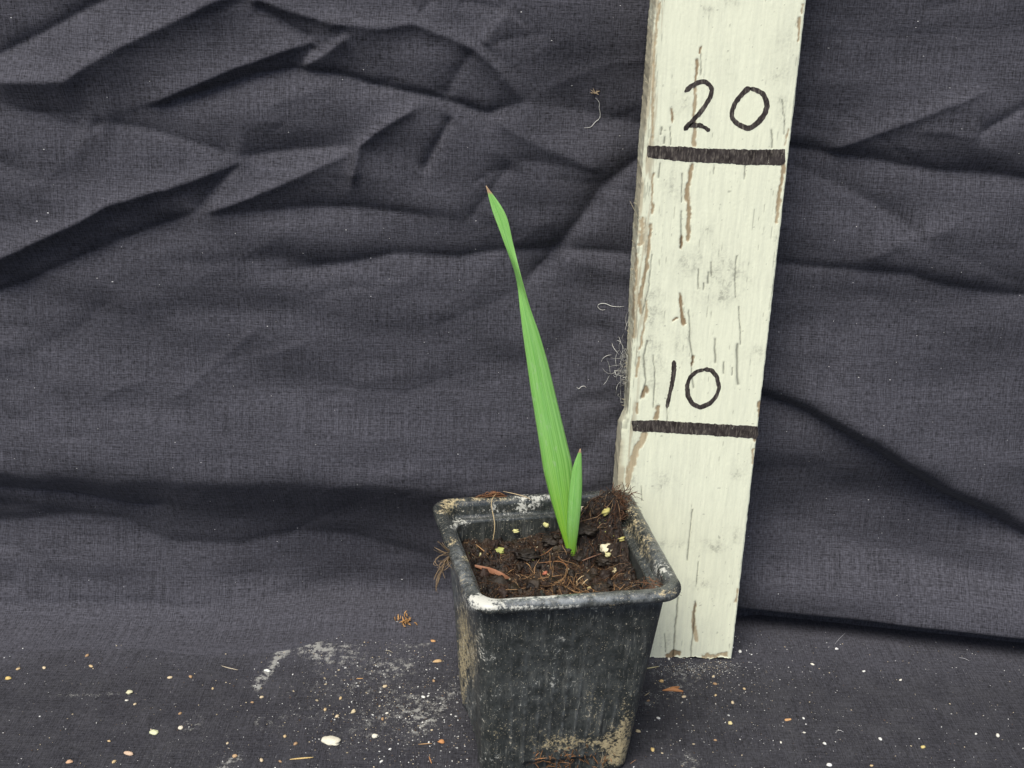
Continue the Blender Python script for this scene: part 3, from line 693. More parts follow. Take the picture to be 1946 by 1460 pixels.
# ------------------------------------------------------------------ soil
SOIL = 6.15
def soil_h(a, b):
    """height of the soil in pot coordinates"""
    a = np.asarray(a, float); b = np.asarray(b, float)
    h = SOIL + .25 * sstep(0, -2.6, b) + 0 * a
    h = h + .95 * np.exp(-((a - 1.6) / 1.1) ** 2 - ((b - 1.9) / 1.2) ** 2) + 1.15 * np.exp(-((a - 2.45) / .75) ** 2 - ((b - 2.35) / .7) ** 2) + .55 * sstep(1.9, 2.7, a) * sstep(-2.6, 2, b)
    h = h + .35 * np.exp(-((a + .55) / .5) ** 2 - ((b - 1.2) / .5) ** 2) + .30 * np.exp(-((a - .3) / .45) ** 2 - ((b - 1.7) / .4) ** 2)
    h = h + .32 * sstep(1.15, .95, np.abs(a + .15) + .15 * (fbm(a * 3, b * 3, 2, 405) - .5)) * sstep(-1.55, -1.75, b + .25 * (fbm(a * 4, b * 4, 2, 404) - .5))
    rg = 1 - np.abs(2 * fbm(a * 1.7, b * 1.7, 3, 401) - 1)
    h = h + .75 * (fbm(a * 1.25, b * 1.25, 3, 402) - .5) + .28 * (rg - .6) + .34 * (fbm(a * 5, b * 5, 3, 403) - .5) + .20 * (fbm(a * 14, b * 14, 3, 406) - .5)
    return h
sa = np.linspace(-2.78, 2.78, 300); SA, SB = np.meshgrid(sa, sa)
SH = soil_h(SA, SB)
Ls = np.stack([SA, SB, SH], -1)
r_c = .62   # pull the corners of the grid inside the rounded inner wall
over = np.hypot(np.maximum(np.abs(SA) - (2.78 - r_c), 0), np.maximum(np.abs(SB) - (2.78 - r_c), 0)); kx = np.where(over > r_c, r_c / np.maximum(over, 1e-6), 1)
Ls[..., 0] = np.sign(SA) * np.where(np.abs(SA) > 2.78 - r_c, (2.78 - r_c) + (np.abs(SA) - (2.78 - r_c)) * kx, np.abs(SA))
Ls[..., 1] = np.sign(SB) * np.where(np.abs(SB) > 2.78 - r_c, (2.78 - r_c) + (np.abs(SB) - (2.78 - r_c)) * kx, np.abs(SB))
Ws = from_pot(warp(Ls))
kk = fbm(SA * 2.2, SB * 2.2, 4, 421); k2 = fbm(SA * 9, SB * 9, 3, 422); gr = sstep(1.25, .9, np.abs(SA + .15)) * sstep(-1.5, -1.8, SB)
Cs = np.array([.007, .0045, .003]) + (np.array([.034, .021, .012]) - np.array([.007, .0045, .003])) * (sstep(.42, .68, kk) * (.35 + 1.0 * k2))[..., None]
Cs = Cs * (1 - gr[..., None]) + np.array([.024, .027, .020]) * (.6 + .8 * k2[..., None]) * gr[..., None]
soilroot = empty('potting_soil', (0, 0, 0)); tag(soilroot, 'dark brown fibrous potting soil filling the black pot', 'soil', kind='stuff')
M_SOIL = col_material('potting_soil', .62, .35, .75, 1800, .9)
so = mesh('soil_surface', Ws.reshape(-1, 3), grid_faces(300, 300), M_SOIL, soilroot, attrs={'Col': Cs.reshape(-1, 3)}); so['kind'] = 'stuff'
def soil_pt(a, b, dz=0.0):
    return from_pot(warp(np.array([a, b, float(soil_h(a, b)) + dz])))
def hit_soil(px, py, dz=0.0):
    d = ray(px, py); best = None
    for t in np.linspace(30, 62, 900):
        p = CAM + d * t
        if p[2] > 9.5: continue
        l = to_pot(p)
        if max(abs(l[0]), abs(l[1])) < 3.0 and l[2] < soil_h(l[0], l[1]): return p + np.array([0, 0, dz]), l
    p = at_z(px, py, SOIL); return p, to_pot(p)

# ---- lumps: a few noisy ball meshes shared by clods, granules and crumbs
def ico(sub):
    t = (1 + 5 ** .5) / 2
    v = [(-1, t, 0), (1, t, 0), (-1, -t, 0), (1, -t, 0), (0, -1, t), (0, 1, t), (0, -1, -t), (0, 1, -t), (t, 0, -1), (t, 0, 1), (-t, 0, -1), (-t, 0, 1)]
    f = [(0, 11, 5), (0, 5, 1), (0, 1, 7), (0, 7, 10), (0, 10, 11), (1, 5, 9), (5, 11, 4), (11, 10, 2), (10, 7, 6), (7, 1, 8), (3, 9, 4), (3, 4, 2), (3, 2, 6), (3, 6, 8), (3, 8, 9), (4, 9, 5), (2, 4, 11), (6, 2, 10), (8, 6, 7), (9, 8, 1)]
    v = [np.array(x) / np.linalg.norm(x) for x in v]
    for _ in range(sub):
        c = {}; nf = []
        def mid(a, b):
            k = (min(a, b), max(a, b))
            if k not in c: m = v[a] + v[b]; v.append(m / np.linalg.norm(m)); c[k] = len(v) - 1
            return c[k]
        for a, b, d in f:
            x, y, z = mid(a, b), mid(b, d), mid(d, a); nf += [(a, x, z), (b, y, x), (d, z, y), (x, y, z)]
        f = nf
    return np.array(v), np.array(f)
I0, F0 = ico(0); I1, F1 = ico(1); I2, F2 = ico(2); I3, F3 = ico(3)
def lump(seed, amp=.5, V=I2, sc_=(1, 1, .7), fr=1.3):
    n = fbm(V[:, 0] * fr + seed * 3.1 + 50, V[:, 1] * fr + V[:, 2] * fr * 1.7 + seed * 7.7 + 50, 3, 500 + seed)
    return V * (1 + amp * 2 * (n - .5))[:, None] * np.array(sc_)
def rotm():
    a, b, c = rng.uniform(0, 2 * math.pi, 3); return np.array(Matrix.Rotation(a, 3, 'X') @ Matrix.Rotation(b, 3, 'Y') @ Matrix.Rotation(c, 3, 'Z'))
def bundle(items, base_f):
    Vs, Fs, Cs_, k = [], [], [], 0
    for V, c in items:
        Vs.append(V); Fs.append(base_f + k); Cs_.append(np.broadcast_to(c, (len(V), 3))); k += len(V)
    return np.concatenate(Vs), np.concatenate(Fs), np.concatenate(Cs_)
# clods joined into one mass
items = []; items2 = []; SLABS = [(-.55, 1.15, .42), (.35, 1.7, .40), (1.5, 1.5, .45), (1.2, .9, .32), (2.0, .6, .34), (-1.9, .2, .30), (1.5, -.9, .36), (2.0, -1.6, .3), (-.9, .1, .34), (.4, .6, .22)]
LV = [lump(i, .8, I2, (1, 1, .7), 3.2) for i in range(8)]
for i in range(240):
    a, b = rng.uniform(-2.55, 2.55, 2); s = rng.lognormal(-2.5, .55); p = soil_pt(a, b, s * .05)
    c = np.array([.015, .010, .0065]) * rng.uniform(.4, 2.2) * np.array([1, rng.uniform(.85, 1.1), rng.uniform(.8, 1.1)])
    items.append((LV[i % 8] @ rotm().T * s + p, c))
for i, (a, b, s) in enumerate(SLABS):
    items2.append((lump(40 + i, .45, I3, (1, .85, .5), 2.0) * (1 + .5 * (fbm(I3[:, 0] * 6 + i + 40, I3[:, 1] * 6 + I3[:, 2] * 7 + 40, 3, 600 + i) - .5))[:, None] * s * .85 + soil_pt(a, b, 0), np.array([.014, .010, .0065]) * rng.uniform(.7, 1.5) * (.4 + 1.4 * fbm(I3[:, 0] * 5 + 30, I3[:, 1] * 5 + 30 + I3[:, 2] * 4, 2, 700 + i))[:, None]))
V, F, Cc = bundle(items2, F3); tag(mesh('large_clods', V, F, M_SOIL, soilroot, attrs={'Col': Cc}), kind='stuff')
V, F, Cc = bundle(items, F2)
tag(mesh('clods', V, F, M_SOIL, soilroot, attrs={'Col': Cc}), kind='stuff')
# fibres: coir and rootlets
M_FIB = col_material('coir_fibre', .6, .3, .3, 1200, 0)
def fibre(p, length, k=7, lift=.25, curl=.5, dirn=None):
    az = rng.uniform(0, 2 * math.pi); d = np.array([math.cos(az), math.sin(az), rng.uniform(-.3, 1) * lift]) if dirn is None else np.array(dirn, float) + rng.normal(0, .25, 3)
    P = [np.array(p)]; 
    for _ in range(k - 1):
        d = d + rng.normal(0, curl, 3) * np.array([1, 1, .6]); d /= np.linalg.norm(d); P.append(P[-1] + d * length / (k - 1))
    return np.array(P)
def snap(P, lo=.0, hi=.16):
    """keep a fibre lying close on the soil and inside the pot"""
    out = []
    for p in P:
        l = to_pot(p); l[:2] = np.clip(l[:2], -2.72, 2.72); s = float(soil_h(l[0], l[1])); l[2] = min(max(l[2], s + lo), s + hi); out.append(from_pot(l))
    return np.array(out)
paths, rad, cols = [], [], []
for i in range(2600):
    if i < 2000: a, b = rng.uniform(-2.65, 2.65, 2)
    elif i < 2300: a, b = rng.normal(.55, .8), rng.normal(-.35, .6)
    else: a, b = rng.normal(2.0, .55), rng.normal(1.9, .7)
    a, b = np.clip(a, -2.65, 2.65), np.clip(b, -2.65, 2.65)
    L = rng.lognormal(-.75, .5); P = snap(fibre(soil_pt(a, b, .04), L, 7, .4, .35), -.02, .05 + .16 * rng.random())
    P[1:-1] = (P[:-2] + 2 * P[1:-1] + P[2:]) / 4
    paths.append(P); rad.append(rng.uniform(.003, .009))
    u = rng.random(); c = np.array([.025, .013, .008]) if u < .55 else (np.array([.09, .042, .02]) if u < .88 else np.array([.30, .19, .10])); cols.append(c * rng.uniform(.6, 1.4))
for i in range(110):      # longer tan roots around the seedling and along the front
    a, b = (rng.normal(.45, .7), rng.normal(-.55, .5)) if i < 75 else (rng.normal(1.2, .6), rng.normal(-2.0, .3))
    a, b = np.clip(a, -2.5, 2.5), np.clip(b, -2.5, 2.5)
    P = snap(fibre(soil_pt(a, b, .1), rng.uniform(.5, 1.3), 7, .25, .16), .01, .10 + .14 * rng.random()); P[1:-1] = (P[:-2] + 2 * P[1:-1] + P[2:]) / 4
    paths.append(P); rad.append(rng.uniform(.008, .015)); cols.append(np.array([.34, .20, .095]) * rng.uniform(.5, 1.25))
V, F = tubes(np.array(paths), np.array(rad)); Cc = np.repeat(np.array(cols), 28, 0)
tag(mesh('coir_fibres', V, F, M_FIB, soilroot, attrs={'Col': Cc}), kind='stuff')
# tiny mineral flecks in the soil
items = []
for i in range(420):
    a, b = rng.uniform(-2.65, 2.65, 2); s = rng.uniform(.008, .024); u = rng.random()
    c = (np.array([.50, .46, .34]) if u < .6 else np.array([.34, .20, .09]) if u < .9 else np.array([.40, .42, .10])) * rng.uniform(.6, 1.1)
    items.append((I0 * np.array([1, rng.uniform(.6, 1), .7]) @ rotm().T * s + soil_pt(a, b, .01), c))
V, F, Cc = bundle(items, F0); M_GRAIN = col_material('mineral_grains', .75, .3, .25, 1500, 0)
tag(mesh('mineral_flecks', V, F, M_GRAIN, soilroot, attrs={'Col': Cc}), kind='stuff')

# ------------------------------------------------------------------ seedling
base_p, base_l = hit_soil(1086, 1052)
base_p = base_p + np.array([0, 0, -.05])
seed = empty('seedling', tuple(base_p)); tag(seed, 'young green seedling with one tall strap leaf and one short leaf', 'seedling')
def z6(p): return (880 + p[0] / 1.946, 330 + p[1] / 1.946)
# rows: y, left x, right x in the zoomed photograph
BIG = [(45, 84, 86), (58, 87, 96), (70, 91, 105), (100, 97, 128), (130, 105, 148), (160, 115, 163), (200, 131, 173), (250, 149, 183), (300, 168, 195), (350, 186, 207), (380, 194, 215), (420, 202, 226), (500, 210, 249), (560, 217, 271), (600, 222, 285),
       (700, 236, 314), (800, 250, 338), (900, 266, 362), (1000, 282, 386), (1060, 291, 401), (1100, 297, 407), (1200, 322, 412), (1300, 352, 413), (1380, 379, 411), (1425, 389, 411)]
SMALL = [(1018, 432, 435), (1035, 425, 438), (1060, 414, 439), (1100, 402, 440), (1150, 395, 441), (1200, 389, 439), (1250, 386, 435), (1320, 384, 427), (1390, 388, 417), (1425, 392, 412)]
def leaf(name, rows, nl, nc, ydepth, lean, curl, twist, label, thick=.022):
    rows = np.array(rows, float); ys = np.linspace(rows[0, 0], rows[-1, 0], nl)
    lx = np.interp(ys, rows[:, 0], rows[:, 1]); rx = np.interp(ys, rows[:, 0], rows[:, 2])
    for _ in range(6):
        lx[1:-1] = (lx[:-2] + 2 * lx[1:-1] + lx[2:]) / 4; rx[1:-1] = (rx[:-2] + 2 * rx[1:-1] + rx[2:]) / 4
    vv = np.linspace(-1, 1, nc); P = np.zeros((nl, nc, 3)); t = 1 - (ys - ys[0]) / (ys[-1] - ys[0])       # t 0 base .. 1 tip
    for i in range(nl):
        A = at_y(*z6((lx[i], ys[i])), base_p[1]); B = at_y(*z6((rx[i], ys[i])), base_p[1]); hw = np.linalg.norm(B - A) / 2
        for j, v in enumerate(vv):
            dy = ydepth * math.sin(min(t[i] * 3, 1.57)) + lean * t[i] ** 2 + hw * (curl(t[i]) * (v * v - .5) + twist(t[i]) * v) + .012 * math.sin(v * 16) * min(1, hw * 3)
            px = lx[i] + (rx[i] - lx[i]) * (v + 1) / 2; P[i, j] = at_y(*z6((px, ys[i])), base_p[1] + dy)
    N = np.cross(np.gradient(P, axis=0), np.gradient(P, axis=1)); N /= np.linalg.norm(N, axis=2, keepdims=True) + 1e-9
    th = thick * np.clip(1 - np.abs(vv) ** 6 * .8, .2, 1)[None, :, None]
    V = np.concatenate([(P - N * th / 2).reshape(-1, 3), (P + N * th / 2).reshape(-1, 3)]) - base_p
    g = grid_faces(nl, nc); n = nl * nc; idx = np.arange(n).reshape(nl, nc)
    bnd = np.concatenate([idx[0, :-1], idx[:-1, -1], idx[-1, :0:-1], idx[:0:-1, 0]]); b2 = np.roll(bnd, -1)
    F = np.concatenate([g, g[:, ::-1] + n, np.stack([b2, bnd, bnd + n, b2 + n], 1)])
    T = np.broadcast_to(t[:, None], (nl, nc)).ravel(); U = np.broadcast_to(vv[None, :], (nl, nc)).ravel()
    o = mesh(name, V, F, None, seed, attrs={'along': np.r_[T, T], 'across': np.r_[U, U]}, uv=np.tile(np.stack([U, T * 12, T * 0], 1), (2, 1)))
    if label: o['label'] = label
    return o
def leaf_mat(name, tipw):
    m = NT(name, .42, .45)
    al = m.attr('along').outputs['Fac']; ac = m.attr('across').outputs['Fac']
    vein = m.noise(m.coord('cloth', (14, .10, 1)), 1.0, 3, .6); blot = m.noise(m.coord('cloth', (2.0, .9, 1)), 1.0, 4, .6); fine = m.noise(m.coord('cloth', (40, .5, 1)), 1.0, 2, .5)
    c = m.mix(m.ramp(vein, [(.38, 0.0), (.62, 1.0)]), (.19, .50, .085), (.40, .75, .23))
    c = m.mix(m.mth('MULTIPLY', m.ramp(blot, [(.4, 0.0), (.75, 1.0)]), .35), c, (.44, .76, .32))
    c = m.mix(m.mth('MULTIPLY', m.mth('SUBTRACT', fine, .4, clamp=True), .6), c, (.15, .44, .09))
    c = m.mix(m.ramp(al, [(0.0, 1.0), (.07, .85), (.2, .35), (.36, 0.0)]), c, m.mix(m.ramp(vein, [(.35, 0.0), (.65, 1.0)]), (.16, .46, .02), (.40, .68, .05)))
    c = m.mix(m.ramp(m.mth('ABSOLUTE', ac), [(.90, 0.0), (1.0, .45)]), c, (.30, .45, .16))
    c = m.mix(m.ramp(al, [(1 - tipw * 1.35, 0.0), (1 - tipw, 1.0)]), c, (.58, .38, .24))
    c = m.mix(m.ramp(m.mth('ABSOLUTE', m.mth('ADD', ac, .12)), [(0.0, .55), (.10, 0.0)]), c, (.16, .46, .10))
    patch = m.mth('MULTIPLY', m.ramp(m.noise(m.coord('cloth', (3, 2.2, 1)), 1.0, 3, .7), [(.58, 0.0), (.66, .32)]), m.ramp(al, [(.2, 0.0), (.25, 1.0), (.5, 1.0), (.6, 0.2)]))
    c = m.mix(patch, c, (.55, .65, .45))
    m.base(c); m.bump(m.mth('ADD', vein, m.mth('MULTIPLY', fine, .5)), .4, .0003)
    tr = m.n('BsdfTranslucent'); m.l(m.mix(1.0, c, (1.0, 1.15, .7), 'MULTIPLY'), tr.inputs[0])
    ms = m.n('MixShader'); ms.inputs[0].default_value = .28; out = [n for n in m.t.nodes if n.type == 'OUTPUT_MATERIAL'][0]
    m.l(m.b.outputs[0], ms.inputs[1]); m.l(tr.outputs[0], ms.inputs[2]); m.l(ms.outputs[0], out.inputs[0])
    return m.m
big = leaf('leaf', BIG, 150, 19, .10, .9, lambda t: .45 * (1 - t), lambda t: .25 * math.sin(t * 3) - 2.2 * math.exp(-((t - .755) / .05) ** 2), 'tall strap leaf with a twist near its pale tip')
big.data.materials.append(leaf_mat('leaf_green', .018))
sm = leaf('leaf', SMALL, 60, 13, -.18, .0, lambda t: .35, lambda t: -.25, 'short pointed leaf beside the base of the tall one')
sm.data.materials.append(leaf_mat('young_leaf_green', .03))
# pale sheath where the leaves leave the soil
ns = 12; prof = [(-.12, .20), (0.0, .20), (.12, .185), (.30, .17), (.45, .10)]
V = np.array([[r_ * math.cos(a) * 1.0, r_ * math.sin(a) * .55, z_] for z_, r_ in prof for a in np.arange(ns) * 2 * math.pi / ns]) + np.array([.02, .09, 0])
tag(mesh('sheath', V, grid_faces(len(prof), ns, True), flat_material('pale_sheath', (.38, .50, .16), .5, .4, .2), seed))

# ------------------------------------------------------------------ single granules, chips and rootlets
def single(name, p, size, colr, seed_, label, cat, group, sc_=(1, 1, .7), amp=.4, rot=None, V=I2, F=F2, rough=.7):
    key = (round(colr[0], 3), round(colr[1], 3), round(colr[2], 3))
    if key not in MATS: MATS[key] = flat_material(name + '_surface', tuple(colr), rough, .3, .22, 900)
    W = lump(seed_, amp, V, sc_)
    if rot is None: rot = rng.uniform(0, 6.28)
    c, s = math.cos(rot), math.sin(rot); W = np.stack([c * W[:, 0] - s * W[:, 1], s * W[:, 0] + c * W[:, 1], W[:, 2]], 1) * size
    o = mesh(name, W, F, MATS[key], loc=tuple(p)); tag(o, label, cat, group); return o
MATS = {}
PX = 1 / 55.0
WHT = (.62, .57, .40); YEL = (.42, .38, .13); ORG = (.36, .17, .09); TAN = (.46, .29, .12); GRN = (.36, .39, .12)
SOILBITS = [  # photo px, radius px, colour, label, category
 ((1109, 973), 11, WHT, 'large cream perlite granule half hidden behind the short leaf', 'perlite'),
 ((1151, 973), 8, YEL, 'mustard yellow round granule on the soil by the back right corner', 'granule'),
 ((1152, 1043), 10, WHT, 'biggest cream perlite granule lying on open soil right of the seedling', 'perlite'),
 ((1155, 1054), 7, (.50, .47, .24), 'yellowish perlite granule touching the biggest cream one', 'perlite'),
 ((1181, 1025), 6, YEL, 'yellow oval granule on the soil near the right wall', 'granule'),
 ((1204, 1048), 4.5, GRN, 'small lime granule close to the right wall', 'granule'),
 ((1117, 1014), 4, WHT, 'small white granule just right of the seedling', 'perlite'),
 ((952, 1048), 9, GRN, 'lime green mossy granule on the soil in the left half', 'granule'),
 ((980, 1009), 5, (.56, .54, .24), 'pale lemon granule against the black back wall inside pot', 'perlite'),
 ((1037, 998), 6, (.56, .54, .24), 'pale lemon granule at the soil edge left of the tall leaf', 'perlite'),
 ((1015, 1047), 5, ORG, 'orange brick crumb on the soil left of the seedling', 'crumb'),
 ((1023, 1041), 3, WHT, 'tiny white granule beside the orange crumb', 'perlite'),
 ((1036, 1089), 5, (.36, .12, .07), 'red brick crumb among the brown rootlets', 'crumb'),
 ((1012, 1063), 4, GRN, 'small greenish granule among brown fibres', 'granule'),
 ((964, 1104), 6, WHT, 'cream granule at the end of the brown leaf strip', 'perlite'),
 ((960, 1112), 4.5, YEL, 'yellowish granule under the cream one by the brown leaf strip', 'granule'),
 ((959, 1131), 4, ORG, 'orange crumb against the front rim inside the pot', 'crumb'),
 ((1168, 1086), 6, (.56, .48, .28), 'long pale granule on the soil right of centre', 'granule'),
 ((1246, 1113), 4, (.60, .48, .36), 'pale pink granule on the front right corner of the soil', 'perlite'),
 ((1256, 1108), 3.5, WHT, 'white granule on the front right corner of the soil', 'perlite'),
 ((1118, 1119), 5, (.52, .46, .22), 'pale yellow sliver by the front rim', 'granule'),
 ((913, 1055), 4, (.50, .48, .26), 'pale granule on dark soil near the left wall', 'granule'),
]
def on_plane_pot(px, py, b):
    """pixel onto the pot's vertical plane at pot depth b"""
    d = ray(px, py); l0 = to_pot(CAM); l1 = to_pot(CAM + d); t = (b - l0[1]) / (l1[1] - l0[1]); return CAM + d * t
for i, ((x, y), rp, c, lb, ct) in enumerate(SOILBITS):
    p, l = hit_soil(x, y); s = rp * PX * 1.25
    if 'wall inside' in lb or 'soil edge' in lb or 'half hidden' in lb: p = on_plane_pot(x, y, 2.70)
    single('granule' if ct != 'crumb' else 'brick_crumb', p + np.array([0, 0, s * .08]), s, c, i, lb, ct, 'granules in the potting soil', (1, rng.uniform(.6, .9), rng.uniform(.5, .75)), .7)
# longer rootlets lying on the soil
def px_path(pts, dz=.08, n=16):
    P = np.array([hit_soil(x, y)[0] + np.array([0, 0, dz]) for x, y in pts]); return resample(P, n)
def strand(name, P, r_, colr, label, cat, group=None, sides=5):
    key = ('f',) + tuple(colr)
    if key not in MATS: MATS[key] = flat_material(name + '_fibre', tuple(colr), .6, .3, .2, 900)
    V, F = tubes(np.array([P]), [r_], 4); c0 = np.mean(P, axis=0); c0[2] = P[:, 2].min()
    o = mesh(name, V - c0, F, MATS[key], loc=tuple(c0)); tag(o, label, cat, group); return o
BRN = (.22, .11, .05); PALE = (.50, .38, .22)
ROOTS = [([(1066, 1014), (1060, 1038), (1040, 1056), (1018, 1066)], .022, BRN, 'brown rootlet slanting down left from the tall leaf'),
 ([(1022, 1076), (1042, 1074), (1062, 1072), (1080, 1080)], .02, BRN, 'brown rootlet lying flat in front of the seedling'),
 ([(1060, 1063), (1074, 1078), (1086, 1096)], .026, (.26, .13, .06), 'thick reddish rootlet crossing in front of the seedling base'),
 ([(1097, 1075), (1115, 1068), (1144, 1057)], .02, (.20, .11, .07), 'brown rootlet running right from the seedling base'),
 ([(1100, 1122), (1094, 1112), (1104, 1102), (1116, 1098)], .017, PALE, 'pale curled rootlet arching by the front rim'),
 ([(1105, 1118), (1114, 1108), (1128, 1104)], .02, PALE, 'pale bent rootlet beside the arching one at the front rim'),
 ([(988, 1070), (1004, 1078), (1010, 1088)], .018, (.34, .20, .09), 'tan rootlet on the soil left of centre'),
 ([(1030, 1090), (1042, 1098), (1050, 1106)], .014, PALE, 'thin pale rootlet pointing at the front rim'),
 ([(904, 1040), (916, 1050), (928, 1060)], .02, (.34, .20, .09), 'tan rootlet near the left wall')]
for pts, r_, c, lb in ROOTS: strand('rootlet', px_path(pts, .12), r_ * 1.15, c, lb, 'root', 'rootlets on the soil')
# reddish brown dead leaf strip by the left rim
pts = [(902, 1088), (920, 1093), (940, 1100), (956, 1108), (968, 1112)]
P = px_path(pts, .26, 14); w = np.interp(np.linspace(0, 1, 14), [0, .3, .65, 1], [.05, .11, .12, .03])
V = np.concatenate([np.stack([P + np.array([0, 0, 1]) * w[:, None] * .7 + np.array([0, .5, 0]) * w[:, None], P + np.array([0, -.02, .03]), P - np.array([0, 0, 1]) * w[:, None] * .7 - np.array([0, .3, 0]) * w[:, None]], 1).reshape(-1, 3)])
c0 = P.mean(0); V2 = np.concatenate([V, V + np.array([0, .02, -.01])]); g = grid_faces(14, 3)
tag(mesh('dead_leaf_strip', V2 - c0, np.concatenate([g, g[:, ::-1] + 42]), flat_material('dead_leaf', (.27, .13, .075), .6, .3, .3, 700), loc=tuple(c0)), 'reddish brown dead leaf strip lying on the soil by the left rim', 'leaf strip')
# long pale root bent over the back rim down the inner wall
def near_back(px, py, z): return at_z(px, py, z)
bl = lambda px, py, yoff: at_y(px, py, yoff)
RB = from_pot(warp(np.array([[-1.3, 3.3, PHT + .02]])))[0]; RI = from_pot(warp(np.array([[-1.3, 2.98, PHT - .4]])))[0]
P = np.array([on_plane_pot(943, 938, 3.30), on_plane_pot(936, 946, 3.12), on_plane_pot(933, 958, 2.90), on_plane_pot(936, 972, 2.82), on_plane_pot(940, 992, 2.60), on_plane_pot(940, 1008, 2.52), on_plane_pot(937, 1025, 2.45), on_plane_pot(934, 1045, 2.40)])
strand('long_root', resample(P, 26), .017, (.52, .40, .22), 'long pale root bent over the back rim down inside the pot', 'root')
P = np.array([on_plane_pot(956, 934, 3.45), on_plane_pot(975, 938, 3.42), on_plane_pot(995, 943, 3.30), on_plane_pot(1004, 946, 3.20), on_plane_pot(1009, 950, 3.12)])
strand('long_root', resample(P, 18), .016, (.52, .40, .24), 'pale root lying along the top of the back rim', 'root')

def tuft(name, gens, colr, label, cat, anchor, extra=None):
    """many fibres of one clump joined into one mesh"""
    V, F = tubes(np.array([resample(p, 9) for p in gens]), [rng.uniform(*extra) for _ in gens] if extra else .011, 4)
    c = np.repeat(np.array([np.array(colr) * rng.uniform(.55, 1.5) for _ in gens]), 36, 0)
    o = mesh(name, V - np.array(anchor), F, M_FIB, attrs={'Col': c}, loc=tuple(anchor)); tag(o, label, cat); return o
# brown coir clump on the back rim
gens = []
for i in range(60):
    x0 = rng.uniform(898, 945); x1 = x0 + rng.uniform(15, 40); hgt = rng.uniform(0, 14); xm = .5 * (x0 + x1)
    gens.append([on_plane_pot(x0, 947 - .02 * (x0 - 900), 3.42), on_plane_pot(xm, 944 - hgt * np.exp(-((xm - 935) / 22) ** 2), 3.42 + rng.uniform(-.1, .15)), on_plane_pot(min(x1, 968), 944, 3.42)])
tuft('coir_clump', gens, (.16, .075, .035), 'reddish brown coir clump sitting on the back rim', 'coir clump', on_plane_pot(930, 945, 3.42), (.008, .018))
# root tuft hanging outside the left rim
anch = from_pot(warp(np.array([-3.55, -.1, PHT - .25])))
a_y = float(at_z(858, 1050, PHT - .2)[1])
TUFT = [[(860, 1050), (845, 1052), (832, 1048), (826, 1040)], [(858, 1052), (846, 1044), (838, 1034), (832, 1028)], [(860, 1056), (840, 1052), (826, 1062), (824, 1072), (834, 1076)], [(858, 1058), (842, 1066), (832, 1074), (838, 1082)],
        [(860, 1060), (846, 1068), (836, 1080), (828, 1090), (824, 1102)], [(856, 1062), (844, 1072), (838, 1086), (846, 1098)], [(838, 1080), (834, 1092), (830, 1106), (828, 1124)], [(860, 1054), (848, 1060), (842, 1072), (836, 1090), (830, 1116)],
        [(862, 1048), (850, 1058), (852, 1074), (860, 1082)], [(860, 1046), (846, 1042), (840, 1032)], [(862, 1060), (850, 1070), (842, 1066), (832, 1068)], [(862, 1064), (852, 1076), (840, 1082), (830, 1078)]]
gens = []
for k, t_ in enumerate(TUFT * 3):
    j = rng.normal(0, 2.0 if k >= len(TUFT) else .2, (len(t_), 2)); gens.append([at_y(x + jx, y + jy, a_y - .15 * q_ + rng.normal(0, .08)) for q_, ((x, y), (jx, jy)) in enumerate(zip(t_, j))])
for g_ in gens: g_[0] = at_y(864, 1052 + rng.uniform(-6, 8), a_y + .05)
tuft('root_tuft', gens, (.24, .17, .10), 'wispy tan root tuft hanging outside the left rim', 'root tuft', at_y(862, 1056, a_y), (.007, .014))
# mossy coir mound on the back right corner
gens = []; mc = from_pot(warp(np.array([2.75, 2.75, PHT - .35])))
for i in range(330):
    u, v = rng.normal(0, .42, 2); l = np.array([2.85 + u * .8, 2.75 + v, PHT - .10 - .18 * abs(rng.normal()) + .25 * math.exp(-(u * u + v * v) * 3)]); l[:2] = np.minimum(l[:2], 3.45)
    d = rng.normal(0, 1, 3) * np.array([1, 1, .6]) + np.array([0, 0, .35]); d /= np.linalg.norm(d); L = rng.uniform(.2, .6); p = from_pot(l)
    gens.append([p, p + d * L * .5 + rng.normal(0, .05, 3), p + d * L * .9 + rng.normal(0, .1, 3) + np.array([0, 0, -.08])])
mnd = tuft('coir_mound', gens, (.085, .042, .022), 'dark brown fibrous soil mound heaped over the back right corner of the rim', 'soil mound', mc, (.007, .016))
W = lump(31, .5, I2, (.60, .60, .42), 2.2) + from_pot(warp(np.array([2.65, 2.6, PHT - .38]))) - mc
mesh('mound_core', W, F2, M_SOIL, mnd, attrs={'Col': np.tile([[.030, .018, .011]], (len(W), 1)) * (.6 + rng.random((len(W), 1)))})
# smaller tuft on the front right corner of the rim, inside
gens = []; fc = from_pot(warp(np.array([2.7, -2.75, PHT - .2])))
for i in range(90):
    u, v = rng.normal(0, .22, 2); p = from_pot(np.array([2.72 + u, -2.75 + v, PHT - .22 + rng.uniform(-.1, .08)])); d = rng.normal(0, 1, 3) * np.array([1, 1, .4]); L = rng.uniform(.15, .4)
    gens.append([p, p + d * L * .4, p + d * L * .7 + np.array([0, 0, -.05])])
tuft('coir_tuft', gens, (.14, .07, .035), 'small brown coir tuft on the front right corner of the rim', 'coir tuft', fc, (.006, .012))

